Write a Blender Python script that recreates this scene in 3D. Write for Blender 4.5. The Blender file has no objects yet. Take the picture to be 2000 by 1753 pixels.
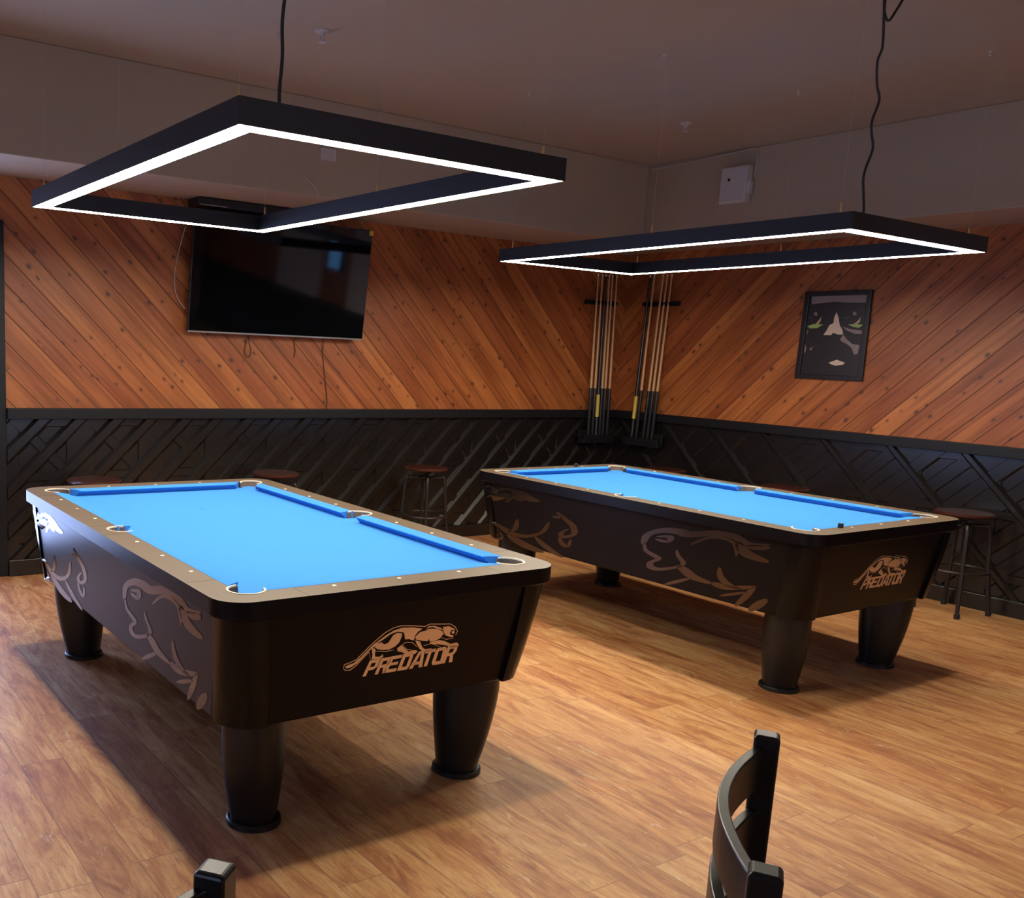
import bpy, bmesh, math, random
from mathutils import Vector, Matrix
from mathutils.geometry import tessellate_polygon
PI = math.pi
random.seed(7)
SC = bpy.context.scene
COL = SC.collection

# ------------------------------------------------------------------ camera
cam_d = bpy.data.cameras.new('camera'); cam = bpy.data.objects.new('camera', cam_d); COL.objects.link(cam)
yaw, pitch, roll = .5523, .1617, .0404
F = Vector((math.sin(yaw)*math.cos(pitch), math.cos(yaw)*math.cos(pitch), -math.sin(pitch)))
RT = Vector((math.cos(yaw), -math.sin(yaw), 0)); UP = RT.cross(F)
c_, s_ = math.cos(roll), math.sin(roll)
RX = c_*RT + s_*UP; UX = -s_*RT + c_*UP
cam.matrix_world = Matrix(((RX.x, UX.x, -F.x, -1.1182), (RX.y, UX.y, -F.y, -.2520), (RX.z, UX.z, -F.z, 1.5056), (0, 0, 0, 1)))
cam_d.sensor_fit = 'HORIZONTAL'; cam_d.sensor_width = 36; cam_d.lens = 36*1827.78/2000
cam_d.shift_x = (1000-636.02)/2000; cam_d.shift_y = (983.6-876.5)/2000
cam_d.clip_start = .02
SC.camera = cam

# ------------------------------------------------------------------ world, light, exposure
SC.view_settings.view_transform = 'Standard'; SC.view_settings.look = 'None'
SC.view_settings.gamma = 1; SC.view_settings.use_curve_mapping = False
SC.view_settings.exposure = 0.0
W = bpy.data.worlds.new('world'); SC.world = W; W.use_nodes = True
W.node_tree.nodes['Background'].inputs[0].default_value = (.45, .62, 1, 1)
W.node_tree.nodes['Background'].inputs[1].default_value = 3.0
LED_STRENGTH = 74.0
def area_light(name, loc, rot, sx, sy, power, color):
    d = bpy.data.lights.new(name, 'AREA'); d.shape = 'RECTANGLE'; d.size = sx; d.size_y = sy; d.energy = power; d.color = color
    o = bpy.data.objects.new(name, d); o.location = loc; o.rotation_euler = rot; COL.objects.link(o); return o
# daylight through the left window and the glass door, plus an added warm fill
area_light('window_daylight', (-3.88, .6, 1.5), (0, -PI/2, 0), 1.5, 4.2, 20, (.52, .58, 1))
area_light('door_daylight', (-.46, 5.77, 1.08), (-PI/2, 0, 0), .88, 1.86, 44, (.40, .52, 1))
area_light('front_fill', (1.5, -3.88, 1.6), (PI/2, 0, 0), 4.0, 1.4, 24, (1, .80, .72))  # unseen warm fill added behind the camera to lift ceiling and walls

# ------------------------------------------------------------------ materials
def mat(name, col, rough=.5, metal=0, spec=.5, coat=0, noise=0, nscale=40, bump=0):
    m = bpy.data.materials.new(name); m.use_nodes = True; nt = m.node_tree; b = nt.nodes['Principled BSDF']
    b.inputs['Base Color'].default_value = (*col, 1); b.inputs['Roughness'].default_value = rough
    b.inputs['Metallic'].default_value = metal; b.inputs['Specular IOR Level'].default_value = spec
    b.inputs['Coat Weight'].default_value = coat
    if noise or bump:
        tc = nt.nodes.new('ShaderNodeTexCoord'); n = nt.nodes.new('ShaderNodeTexNoise'); n.inputs['Scale'].default_value = nscale; n.inputs['Detail'].default_value = 5
        nt.links.new(tc.outputs['Object'], n.inputs['Vector'])
        if noise:
            mr = nt.nodes.new('ShaderNodeMapRange'); mr.inputs[3].default_value = 1-noise; mr.inputs[4].default_value = 1+noise
            mx = nt.nodes.new('ShaderNodeVectorMath'); mx.operation = 'SCALE'; mx.inputs[0].default_value = col
            nt.links.new(n.outputs[0], mr.inputs[0]); nt.links.new(mr.outputs[0], mx.inputs['Scale']); nt.links.new(mx.outputs[0], b.inputs['Base Color'])
        if bump:
            bp = nt.nodes.new('ShaderNodeBump'); bp.inputs['Strength'].default_value = bump; bp.inputs['Distance'].default_value = .003
            nt.links.new(n.outputs[0], bp.inputs['Height']); nt.links.new(bp.outputs[0], b.inputs['Normal'])
    return m
def emit(name, col, s):
    m = bpy.data.materials.new(name); m.use_nodes = True; b = m.node_tree.nodes['Principled BSDF']
    b.inputs['Base Color'].default_value = (*col, 1); b.inputs['Emission Color'].default_value = (*col, 1); b.inputs['Emission Strength'].default_value = s
    return m
class NT:
    def __init__(s, m): s.nt = m.node_tree; s.L = s.nt.links
    def n(s, t, **kw):
        x = s.nt.nodes.new(t)
        for k, v in kw.items(): setattr(x, k, v)
        return x
    def math(s, op, a, b=None, c=None):
        x = s.n('ShaderNodeMath', operation=op)
        for i, v in enumerate((a, b, c)):
            if v is None: continue
            if isinstance(v, (int, float)): x.inputs[i].default_value = v
            else: s.L.new(v, x.inputs[i])
        return x.outputs[0]
    def ramp(s, fac, stops):
        r = s.n('ShaderNodeValToRGB'); e = r.color_ramp.elements
        while len(e) < len(stops): e.new(.5)
        for i, (p, c) in enumerate(stops): e[i].position = p; e[i].color = (*c, 1)
        s.L.new(fac, r.inputs[0]); return r.outputs[0]
    def mix(s, fac, a, b, mode='MIX'):
        x = s.n('ShaderNodeMix', data_type='RGBA', blend_type=mode)
        for sock, v in ((x.inputs[0], fac), (x.inputs[6], a), (x.inputs[7], b)):
            if isinstance(v, (int, float)): sock.default_value = v
            elif isinstance(v, tuple): sock.default_value = (*v, 1)
            else: s.L.new(v, sock)
        return x.outputs[2]
    def comb(s, x, y, z):
        c = s.n('ShaderNodeCombineXYZ')
        for i, v in enumerate((x, y, z)):
            if isinstance(v, (int, float)): c.inputs[i].default_value = v
            else: s.L.new(v, c.inputs[i])
        return c.outputs[0]

def knotty_pine(name, axis, sign, phase):
    """diagonal tongue and groove boards; across = axis + sign*z"""
    m = bpy.data.materials.new(name); m.use_nodes = True; N = NT(m); b = m.node_tree.nodes['Principled BSDF']
    g = N.n('ShaderNodeNewGeometry'); sp = N.n('ShaderNodeSeparateXYZ'); N.L.new(g.outputs['Position'], sp.inputs[0])
    h = sp.outputs[axis]; z = sp.outputs[2]; R = .70710678
    ac = N.math('MULTIPLY', N.math('ADD', h, N.math('MULTIPLY', z, sign)), R)
    al = N.math('MULTIPLY', N.math('SUBTRACT', h, N.math('MULTIPLY', z, sign)), R)
    u = N.math('DIVIDE', N.math('ADD', ac, phase), .125)
    idx = N.math('FLOOR', u); fr = N.math('FRACT', u)
    wn = N.n('ShaderNodeTexWhiteNoise', noise_dimensions='1D'); N.L.new(idx, wn.inputs['W'])
    rnd = wn.outputs['Value']
    # grain
    shift = N.math('MULTIPLY', rnd, 37.0)
    v1 = N.comb(N.math('MULTIPLY', ac, 38), N.math('ADD', N.math('MULTIPLY', al, 1.3), shift), shift)
    n1 = N.n('ShaderNodeTexNoise'); n1.inputs['Scale'].default_value = 1; n1.inputs['Detail'].default_value = 6; n1.inputs['Roughness'].default_value = .62; n1.inputs['Distortion'].default_value = .35
    N.L.new(v1, n1.inputs['Vector'])
    v2 = N.comb(N.math('MULTIPLY', ac, 7), N.math('ADD', N.math('MULTIPLY', al, 1.1), shift), shift)
    n2 = N.n('ShaderNodeTexNoise'); n2.inputs['Scale'].default_value = 1; n2.inputs['Detail'].default_value = 2; N.L.new(v2, n2.inputs['Vector'])
    base = N.ramp(rnd, [(0, (.37, .108, .033)), (.35, (.41, .128, .037)), (.7, (.45, .150, .042)), (1, (.51, .185, .052))])
    gr = N.ramp(n1.outputs[0], [(.30, (.60, .52, .45)), (.55, (1, 1, 1)), (.75, (1.12, 1.1, 1.05))])
    c = N.mix(1.0, base, gr, 'MULTIPLY')
    bl = N.ramp(n2.outputs[0], [(.35, (.72, .62, .56)), (.6, (1.05, 1.04, 1.02))])
    c = N.mix(1.0, c, bl, 'MULTIPLY')
    # knots: voronoi stretched a little along the board, jittered
    vk = N.comb(N.math('MULTIPLY', ac, 11.5), N.math('ADD', N.math('MULTIPLY', al, 8.0), shift), 0)
    vo = N.n('ShaderNodeTexVoronoi', feature='F1', voronoi_dimensions='2D'); vo.inputs['Scale'].default_value = 1; vo.inputs['Randomness'].default_value = 1
    nz = N.n('ShaderNodeTexNoise'); nz.inputs['Scale'].default_value = 2.2; N.L.new(vk, nz.inputs['Vector'])
    N.L.new(vk, vo.inputs['Vector'])
    rs = N.n('ShaderNodeSeparateColor'); N.L.new(vo.outputs['Color'], rs.inputs[0])
    size = N.math('MULTIPLY', N.math('MAXIMUM', N.math('SUBTRACT', rs.outputs[0], .58), 0), .32)
    d = N.math('ADD', vo.outputs['Distance'], N.math('MULTIPLY', N.math('SUBTRACT', nz.outputs[0], .5), .10))
    kn = N.n('ShaderNodeMapRange'); kn.interpolation_type = 'SMOOTHSTEP'
    N.L.new(N.math('SUBTRACT', d, size), kn.inputs[0]); kn.inputs[1].default_value = -.02; kn.inputs[2].default_value = .03; kn.inputs[3].default_value = 1; kn.inputs[4].default_value = 0
    has = N.math('GREATER_THAN', size, .012)
    kf = N.math('MULTIPLY', N.math('MULTIPLY', kn.outputs[0], has), .9)
    c = N.mix(kf, c, (.055, .018, .010))
    halo = N.n('ShaderNodeMapRange'); N.L.new(N.math('SUBTRACT', d, size), halo.inputs[0]); halo.inputs[1].default_value = 0; halo.inputs[2].default_value = .16; halo.inputs[3].default_value = .45; halo.inputs[4].default_value = 0
    c = N.mix(N.math('MULTIPLY', halo.outputs[0], has), c, (.16, .05, .022))
    # groove
    e = N.math('MINIMUM', fr, N.math('SUBTRACT', 1, fr))
    gv = N.n('ShaderNodeMapRange'); N.L.new(e, gv.inputs[0]); gv.inputs[1].default_value = .008; gv.inputs[2].default_value = .036; gv.inputs[3].default_value = .85; gv.inputs[4].default_value = 0
    c = N.mix(gv.outputs[0], c, (.07, .025, .012))
    N.L.new(c, b.inputs['Base Color'])
    b.inputs['Roughness'].default_value = .42; b.inputs['Specular IOR Level'].default_value = .45
    bp = N.n('ShaderNodeBump'); bp.inputs['Strength'].default_value = .5; bp.inputs['Distance'].default_value = .004
    N.L.new(N.math('ADD', N.math('MULTIPLY', gv.outputs[0], -1.0), N.math('MULTIPLY', n1.outputs[0], .15)), bp.inputs['Height']); N.L.new(bp.outputs[0], b.inputs['Normal'])
    return m

def plank_floor():
    m = bpy.data.materials.new('vinyl_plank'); m.use_nodes = True; N = NT(m); b = m.node_tree.nodes['Principled BSDF']
    g = N.n('ShaderNodeNewGeometry'); sp = N.n('ShaderNodeSeparateXYZ'); N.L.new(g.outputs['Position'], sp.inputs[0])
    x, y = sp.outputs[0], sp.outputs[1]
    u = N.math('DIVIDE', N.math('ADD', x, .06), .152); ix = N.math('FLOOR', u); fx = N.math('FRACT', u)
    w0 = N.n('ShaderNodeTexWhiteNoise', noise_dimensions='1D'); N.L.new(ix, w0.inputs['W'])
    v = N.math('DIVIDE', N.math('ADD', y, N.math('MULTIPLY', w0.outputs['Value'], 9.0)), 1.22); iy = N.math('FLOOR', v); fy = N.math('FRACT', v)
    w = N.n('ShaderNodeTexWhiteNoise', noise_dimensions='2D'); N.L.new(N.comb(ix, iy, 0), w.inputs['Vector'])
    rnd = w.outputs['Value']; sh = N.math('MULTIPLY', rnd, 51.0)
    def noise(ax, ay, det, dist, rough=.6, extra=0):
        vv = N.comb(N.math('ADD', N.math('MULTIPLY', x, ax), sh), N.math('ADD', N.math('MULTIPLY', y, ay), sh), N.math('ADD', sh, extra))
        n = N.n('ShaderNodeTexNoise'); n.inputs['Scale'].default_value = 1; n.inputs['Detail'].default_value = det; n.inputs['Distortion'].default_value = dist; n.inputs['Roughness'].default_value = rough
        N.L.new(vv, n.inputs['Vector']); return n.outputs[0]
    streak = noise(85, 6.5, 8, .8, .70)
    cloud = noise(10, 2.2, 6, 1.2, .66, 3)
    spot = noise(22, 8, 7, 1.8, .74, 7)
    base = N.ramp(cloud, [(.30, (.27, .098, .042)), (.42, (.42, .188, .078)), (.54, (.54, .300, .132)), (.70, (.63, .40, .205))])
    tint = N.ramp(rnd, [(0, (.84, .70, .58)), (.3, (.98, .92, .82)), (.6, (1.05, 1.03, .98)), (1, (.93, .80, .66))])
    c = N.mix(1, base, tint, 'MULTIPLY')
    st = N.ramp(streak, [(.30, (.58, .44, .36)), (.45, (.90, .84, .78)), (.6, (1.04, 1.04, 1.0)), (.8, (1.20, 1.2, 1.12))])
    c = N.mix(1, c, st, 'MULTIPLY')
    c = N.mix(N.ramp(spot, [(.57, (0, 0, 0)), (.66, (.55, .55, .55))]), c, (.23, .085, .045))
    c = N.mix(N.ramp(noise(30, 9, 5, 1.0, .7, 13), [(.60, (0, 0, 0)), (.70, (.5, .5, .5))]), c, (.62, .50, .36))
    ex = N.math('MULTIPLY', N.math('MINIMUM', fx, N.math('SUBTRACT', 1, fx)), .152)
    ey = N.math('MULTIPLY', N.math('MINIMUM', fy, N.math('SUBTRACT', 1, fy)), 1.22)
    e = N.math('MINIMUM', ex, ey)
    gv = N.n('ShaderNodeMapRange'); N.L.new(e, gv.inputs[0]); gv.inputs[1].default_value = .0005; gv.inputs[2].default_value = .0025; gv.inputs[3].default_value = .6; gv.inputs[4].default_value = 0
    c = N.mix(gv.outputs[0], c, (.12, .05, .03))
    N.L.new(c, b.inputs['Base Color'])
    rr = N.n('ShaderNodeMapRange'); N.L.new(streak, rr.inputs[0]); rr.inputs[3].default_value = .42; rr.inputs[4].default_value = .60
    N.L.new(rr.outputs[0], b.inputs['Roughness']); b.inputs['Specular IOR Level'].default_value = .5
    bp = N.n('ShaderNodeBump'); bp.inputs['Strength'].default_value = .25; bp.inputs['Distance'].default_value = .002
    N.L.new(N.math('SUBTRACT', streak, gv.outputs[0]), bp.inputs['Height']); N.L.new(bp.outputs[0], b.inputs['Normal'])
    return m

M = dict(
    pine_back=knotty_pine('knotty_pine_back', 0, 1, .030), pine_right=knotty_pine('knotty_pine_right', 1, 1, .02),
    floor=plank_floor(),
    plaster=mat('painted_plaster', (.385, .288, .196), .85, noise=.05, nscale=1.6),
    dark=mat('dark_paint', (.0075, .0062, .0062), .27, noise=.10, nscale=9, spec=.65),
    navy=mat('dark_trim_paint', (.0075, .008, .011), .45, spec=.3),
    felt=mat('blue_cloth', (.046, .220, .60), .95, spec=.08, noise=.03, nscale=400, bump=.15),
    rail=mat('rail_laminate_lit', (.112, .080, .052), .42, noise=.10, nscale=55, spec=.5),  # lamplight falling on the rail top is put into this brown
    cabinet=mat('cabinet_laminate', (.0075, .0055, .0056), .31, noise=.05, nscale=20, spec=.13),
    post=mat('gloss_corner', (.006, .0047, .0048), .16, spec=.20),
    leg=mat('moulded_leg', (.006, .006, .006), .38, spec=.4),
    ivory=mat('ivory_trim', (.80, .66, .46), .4), sight=mat('pearl_sight', (.90, .84, .74), .3),
    cup=mat('pocket_leather', (.16, .10, .065), .6), hole=mat('pocket_black', (.006, .006, .006), .8),
    foil=mat('foil_decal', (.10, .076, .062), .13, metal=.85), logo=mat('gold_logo', (.92, .74, .50), .38, metal=.75),
    spot=mat('foot_spot', (.03, .12, .30), .8),
    lampblack=mat('black_anodised', (.012, .012, .015), .45, spec=.4), led=emit('led_diffuser', (1, .905, .74), LED_STRENGTH),
    brass=mat('brass_fitting', (.75, .55, .22), .3, metal=.9), steel=mat('steel', (.6, .6, .6), .3, metal=1),
    cord=mat('black_cord', (.012, .010, .011), .6),
    screen=mat('tv_glass', (.002, .0025, .004), .05, spec=.8), bezel=mat('tv_bezel', (.010, .010, .012), .35), silver=mat('tv_silver_edge', (.45, .42, .40), .35, metal=.8),
    plastic=mat('white_plastic', (.50, .43, .39), .5), wire=mat('white_wire', (.48, .40, .36), .5), brownwire=mat('brown_wire', (.11, .045, .022), .5),
    yellow=mat('yellow_tag', (.75, .45, .05), .5),
    frame=mat('black_frame', (.010, .009, .009), .35), printdark=mat('print_dark', (.018, .014, .015), .35),
    skin=mat('print_skin', (.62, .47, .37), .4), skin2=mat('print_grey', (.24, .18, .17), .4), green=mat('print_green', (.30, .42, .12), .4), iris=mat('print_iris', (.48, .34, .17), .4), lid=mat('print_lid', (.05, .09, .08), .4),
    maple=mat('maple_shaft', (.62, .36, .16), .35, noise=.12, nscale=6), butt=mat('cue_butt', (.012, .013, .015), .3), tip=mat('cue_ferrule', (.8, .8, .75), .4),
    label=mat('yellow_label', (.62, .45, .08), .4),
    seat=mat('stool_seat_wood', (.050, .012, .007), .28, noise=.2, nscale=12), iron=mat('stool_iron', (.030, .022, .021), .38, metal=.4),
    chair=mat('black_chair', (.007, .0062, .006), .32, spec=.4), gum=mat('hook_white', (.5, .45, .4), .5),
    chalk=mat('chalk_black', (.01, .012, .016), .7), glassdark=mat('door_dark', (.02, .02, .025), .3),
)
gm = bpy.data.materials.new('door_glass'); gm.use_nodes = True
gb = gm.node_tree.nodes['Principled BSDF']; gb.inputs['Transmission Weight'].default_value = 1; gb.inputs['Roughness'].default_value = 0; gb.inputs['IOR'].default_value = 1.45
M['glass'] = gm

# ------------------------------------------------------------------ mesh helpers
def obj(name, bm, m, parent=None, smooth=False, bevel=0, seg=2):
    bmesh.ops.remove_doubles(bm, verts=bm.verts, dist=1e-6)
    bmesh.ops.recalc_face_normals(bm, faces=bm.faces)
    me = bpy.data.meshes.new(name); bm.to_mesh(me); bm.free()
    o = bpy.data.objects.new(name, me); COL.objects.link(o)
    ms = m if isinstance(m, (list, tuple)) else [m]
    for x in ms: me.materials.append(x)
    if smooth:
        for p in me.polygons: p.use_smooth = not (len(p.vertices) > 8)
    if smooth:
        bm2 = bmesh.new(); bm2.from_mesh(me)
        for e in bm2.edges:
            if len(e.link_faces) == 2 and e.calc_face_angle(0) > .75: e.smooth = False
        bm2.to_mesh(me); bm2.free()
    if bevel:
        md = o.modifiers.new('bevel', 'BEVEL'); md.width = bevel; md.segments = seg; md.limit_method = 'ANGLE'; md.angle_limit = .6
    if parent: o.parent = parent
    return o
def box(bm, x0, x1, y0, y1, z0, z1, mi=0):
    vs = [bm.verts.new((x, y, z)) for x in (x0, x1) for y in (y0, y1) for z in (z0, z1)]
    for f in ((0, 1, 3, 2), (4, 6, 7, 5), (0, 4, 5, 1), (2, 3, 7, 6), (0, 2, 6, 4), (1, 5, 7, 3)):
        bm.faces.new([vs[i] for i in f]).material_index = mi
def mbox(*a):
    bm = bmesh.new(); box(bm, *a); return bm
def rings(bm, rs, close=True, mi=0):
    vr = [[bm.verts.new(p) for p in r] for r in rs]; n = len(rs[0])
    for a, b in zip(vr, vr[1:]):
        for i in range(n): bm.faces.new((a[i], a[(i+1) % n], b[(i+1) % n], b[i])).material_index = mi
    if close:
        bm.faces.new(vr[0][::-1]).material_index = mi; bm.faces.new(vr[-1]).material_index = mi
def lathe(bm, prof, cx=0, cy=0, n=24):
    rings(bm, [[(cx+r*math.cos(2*PI*i/n), cy+r*math.sin(2*PI*i/n), z) for i in range(n)] for r, z in prof])
def tube(bm, pts, r, n=8, closed=False):
    pts = [Vector(p) for p in pts]; rs = []
    N_ = len(pts); up = None
    for i, p in enumerate(pts):
        if closed: d = pts[(i+1) % N_]-pts[i-1]
        else: d = pts[min(i+1, N_-1)]-pts[max(i-1, 0)]
        d.normalize()
        if up is None: up = Vector((0, 0, 1)) if abs(d.z) < .9 else Vector((1, 0, 0))
        a = d.cross(up).normalized(); b = a.cross(d).normalized(); up = b
        rr = r[i] if isinstance(r, (list, tuple)) else r
        rs.append([tuple(p+a*rr*math.cos(2*PI*k/n)+b*rr*math.sin(2*PI*k/n)) for k in range(n)])
    if closed: rs.append(rs[0]); rings(bm, rs, False)
    else: rings(bm, rs)
def smooth_path(pts, k=6):
    P = [Vector(p) for p in pts]; out = []
    for i in range(len(P)-1):
        p0 = P[max(i-1, 0)]; p1 = P[i]; p2 = P[i+1]; p3 = P[min(i+2, len(P)-1)]
        for j in range(k):
            t = j/k; out.append(.5*((2*p1)+(p2-p0)*t+(2*p0-5*p1+4*p2-p3)*t*t+(3*p1-p0-3*p2+p3)*t**3))
    out.append(P[-1]); return out
def prism(bm, loops, z0, z1):
    """extrude a polygon with holes (2D loops) from z0 to z1"""
    tris = tessellate_polygon([[Vector((x, y, 0)) for x, y in l] for l in loops]); flat = [p for l in loops for p in l]
    a = [bm.verts.new((x, y, z0)) for x, y in flat]; b = [bm.verts.new((x, y, z1)) for x, y in flat]
    for t in tris:
        try: bm.faces.new([a[i] for i in t]); bm.faces.new([b[i] for i in t])
        except ValueError: pass
    k = 0
    for l in loops:
        n = len(l)
        for i in range(n):
            j = (i+1) % n; bm.faces.new((a[k+i], a[k+j], b[k+j], b[k+i]))
        k += n
def rrect(hx, hy, r, n=10):
    out = []
    for cx, cy, a0 in ((hx-r, hy-r, 0), (-hx+r, hy-r, PI/2), (-hx+r, -hy+r, PI), (hx-r, -hy+r, 1.5*PI)):
        for i in range(n+1):
            a = a0+PI/2*i/n; out.append((cx+r*math.cos(a), cy+r*math.sin(a)))
    return out
def tag(o, label, cat, group=None):
    o['label'] = label; o['category'] = cat
    if group: o['group'] = group
    return o
def empty(name, loc, label, cat, group=None, rz=0):
    o = bpy.data.objects.new(name, None); COL.objects.link(o); o.location = loc; o.rotation_euler = (0, 0, rz); o.empty_display_size = .1
    return tag(o, label, cat, group)
def struct(name, bm, m, parent=None, **kw):
    o = obj(name, bm, m, parent, **kw)
    if parent is None: o['kind'] = 'structure'
    return o
def copy_tree(o, parent=None):
    c = o.copy(); COL.objects.link(c)
    if parent: c.parent = parent
    for ch in list(CH.get(o.name, [])): copy_tree(ch, c)
    return c
CH = {}
def refresh():
    CH.clear()
    for o in bpy.data.objects:
        if o.parent: CH.setdefault(o.parent.name, []).append(o)

# ------------------------------------------------------------------ room shell
XR, YB, XL, YF = 5.728, 5.803, -4.0, -4.0
ZW, ZT, ZC = 1.076, 2.469, 3.063
DX0, DX1, DZ = -1.05, .13, 2.14         # glass door opening at the left end of the back wall
struct('floor', mbox(XL-.1, XR+.1, YF-.1, YB+.1, -.1, 0), M['floor'])
struct('ceiling', mbox(XL-.1, XR+.1, YF-.1, YB+.1, ZC, ZC+.1), M['plaster'])
bm = bmesh.new()
box(bm, DX1, XR+.1, YB, YB+.1, 0, ZC); box(bm, XL-.1, DX0, YB, YB+.1, 0, ZC); box(bm, DX0, DX1, YB, YB+.1, DZ, ZC)
struct('wall_back', bm, M['pine_back'])
struct('wall_right', mbox(XR, XR+.1, YF-.1, YB, 0, ZC), M['pine_right'])
bm = bmesh.new()                         # left wall with a long window opening
box(bm, XL-.1, XL, YF, YB, 0, .75); box(bm, XL-.1, XL, YF, YB, 2.25, ZC); box(bm, XL-.1, XL, YF, -1.6, .75, 2.25); box(bm, XL-.1, XL, 2.8, YB, .75, 2.25)
struct('wall_left', bm, M['plaster'])
bm = bmesh.new()
box(bm, XL, XR, YF-.1, YF, 0, .9); box(bm, XL, XR, YF-.1, YF, 2.3, ZC); box(bm, XL, -.6, YF-.1, YF, .9, 2.3); box(bm, 3.6, XR, YF-.1, YF, .9, 2.3)
struct('wall_front', bm, M['plaster'])
def window(name, bm_frame, glass):
    f = struct(name, bm_frame, M['navy']); obj('window_glass', glass, M['glass'], f); return f
bm = bmesh.new()
for y in (-1.6, -.15, 1.3, 2.74): box(bm, XL-.08, XL-.02, y, y+.06, .75, 2.25)
for z in (.75, 2.19): box(bm, XL-.08, XL-.02, -1.6, 2.8, z, z+.06)
window('window_1', bm, mbox(XL-.055, XL-.050, -1.6, 2.8, .75, 2.25))
bm = bmesh.new()
for x in (-.6, .8, 2.2, 3.54): box(bm, x, x+.06, YF-.08, YF-.02, .9, 2.3)
for z in (.9, 2.24): box(bm, -.6, 3.6, YF-.08, YF-.02, z, z+.06)
window('window_2', bm, mbox(-.6, 3.6, YF-.055, YF-.050, .9, 2.3))
# soffits
struct('trim_1', mbox(XL, XR, YB-.705, YB, ZT, ZC), M['plaster'], bevel=.006)
struct('trim_2', mbox(XR-.639, XR, YF, YB-.705, ZT, ZC), M['plaster'], bevel=.006)
# glass door
bm = bmesh.new()
box(bm, .13, .232, YB-.028, YB+.02, 0, 2.208); box(bm, DX0-.10, DX0, YB-.028, YB+.02, 0, 2.208); box(bm, DX0, DX1, YB-.028, YB+.02, 2.13, 2.208)
box(bm, DX0+.005, DX0+.09, YB-.01, YB+.035, .01, 2.12); box(bm, DX1-.09, DX1-.005, YB-.01, YB+.035, .01, 2.12); box(bm, DX0+.09, DX1-.09, YB-.01, YB+.035, 2.03, 2.12); box(bm, DX0+.09, DX1-.09, YB-.01, YB+.035, .01, .14)
d1 = struct('door_1', bm, M['navy'], bevel=.003)
obj('door_pane', mbox(DX0+.09, DX1-.09, YB+.01, YB+.016, .14, 2.03), M['glass'], d1)
bm = bmesh.new(); tube(bm, [(DX1-.06, YB-.012, .95), (DX1-.06, YB-.055, .95), (DX1-.06, YB-.055, 1.2), (DX1-.06, YB-.012, 1.2)], .009)
obj('door_handle', bm, M['steel'], d1, True)

# ------------------------------------------------------------------ dark relief wainscot
def poly_clip(poly, a, b, c):           # keep a*u+b*z <= c
    out = []
    for i in range(len(poly)):
        p, q = poly[i], poly[(i+1) % len(poly)]
        dp = a*p[0]+b*p[1]-c; dq = a*q[0]+b*q[1]-c
        if dp <= 0: out.append(p)
        if (dp < 0 < dq) or (dq < 0 < dp):
            t = dp/(dp-dq); out.append((p[0]+(q[0]-p[0])*t, p[1]+(q[1]-p[1])*t))
    return out
def wainscot(name, u0, u1, place, pA, pB, pV, hA=.043, hB=.022):
    z0, z1 = .105, 1.008
    big = bmesh.new()
    def solid(planes, h):
        """convex relief piece: keep n.p <= d for every plane, local coordinates (u, z, h)"""
        bm = bmesh.new(); box(bm, u0, u1, z0, z1, .006, h)
        for n, d in planes:
            n = Vector(n); L_ = n.length
            r = bmesh.ops.bisect_plane(bm, geom=bm.verts[:]+bm.edges[:]+bm.faces[:], dist=1e-7, plane_co=n*(d/L_/L_), plane_no=n, clear_outer=True, clear_inner=False)
            if not bm.faces: bm.free(); return
            es = [e for e in bm.edges if e.is_boundary]
            if es: bmesh.ops.holes_fill(bm, edges=es, sides=0)
        vm = {v: big.verts.new(place(*v.co)) for v in bm.verts}
        for f in bm.faces:
            try: big.faces.new([vm[v] for v in f.verts])
            except ValueError: pass
        bm.free()
    def slat(du, dz, s, w, h, k=1.25):
        """board du*u+dz*z between s and s+w, with sloping edges k per unit height"""
        solid([((du, dz, k), s+w+0*h), ((-du, -dz, k), -s)], h)
    P = .4875
    box(big, 0, .001, 0, .001, 0, .001); bmesh.ops.delete(big, geom=big.verts[:], context='VERTS')
    bb = bmesh.new(); box(bb, u0, u1, z0, z1, .0, .010)
    for f in bb.faces: big.faces.new([big.verts.new(place(*v.co)) for v in f.verts])
    bb.free()
    for k in range(int((u0-2)/P)-1, int((u1+2)/P)+2):
        slat(1, 0, pV+k*P, .20, .019, .5)
        slat(1, 1, pB+k*P-.02, .13, hB)
        slat(1, -1, pA+k*P-.03, .175, hA)
        slat(1, -1, pA+(k+.5)*P-.03, .160, hA-.006)
    for zz in (.20, .60, .95): slat(0, 1, zz, .07, .021, .5)
    return struct(name, big, M['dark'])
wainscot('trim_3', .232, XR, lambda u, z, h: (u, YB-h, z), .376, 1.72, .603)
wainscot('trim_4', -YB+.002, 3.95, lambda u, z, h: (XR-h, -u, z), -4.04, -4.172-.10, -5.2, .024, .037)
bm = bmesh.new(); box(bm, .232, XR, YB-.062, YB, 1.008, ZW); obj_cap = struct('trim_5', bm, M['navy'], bevel=.004)
struct('trim_6', mbox(XR-.062, XR, YF, YB-.062, 1.008, ZW), M['navy'], bevel=.004)
struct('baseboard_back', mbox(.232, XR, YB-.046, YB, 0, .105), M['dark'], bevel=.003)
struct('baseboard_right', mbox(XR-.046, XR, YF, YB-.046, 0, .105), M['dark'], bevel=.003)

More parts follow.
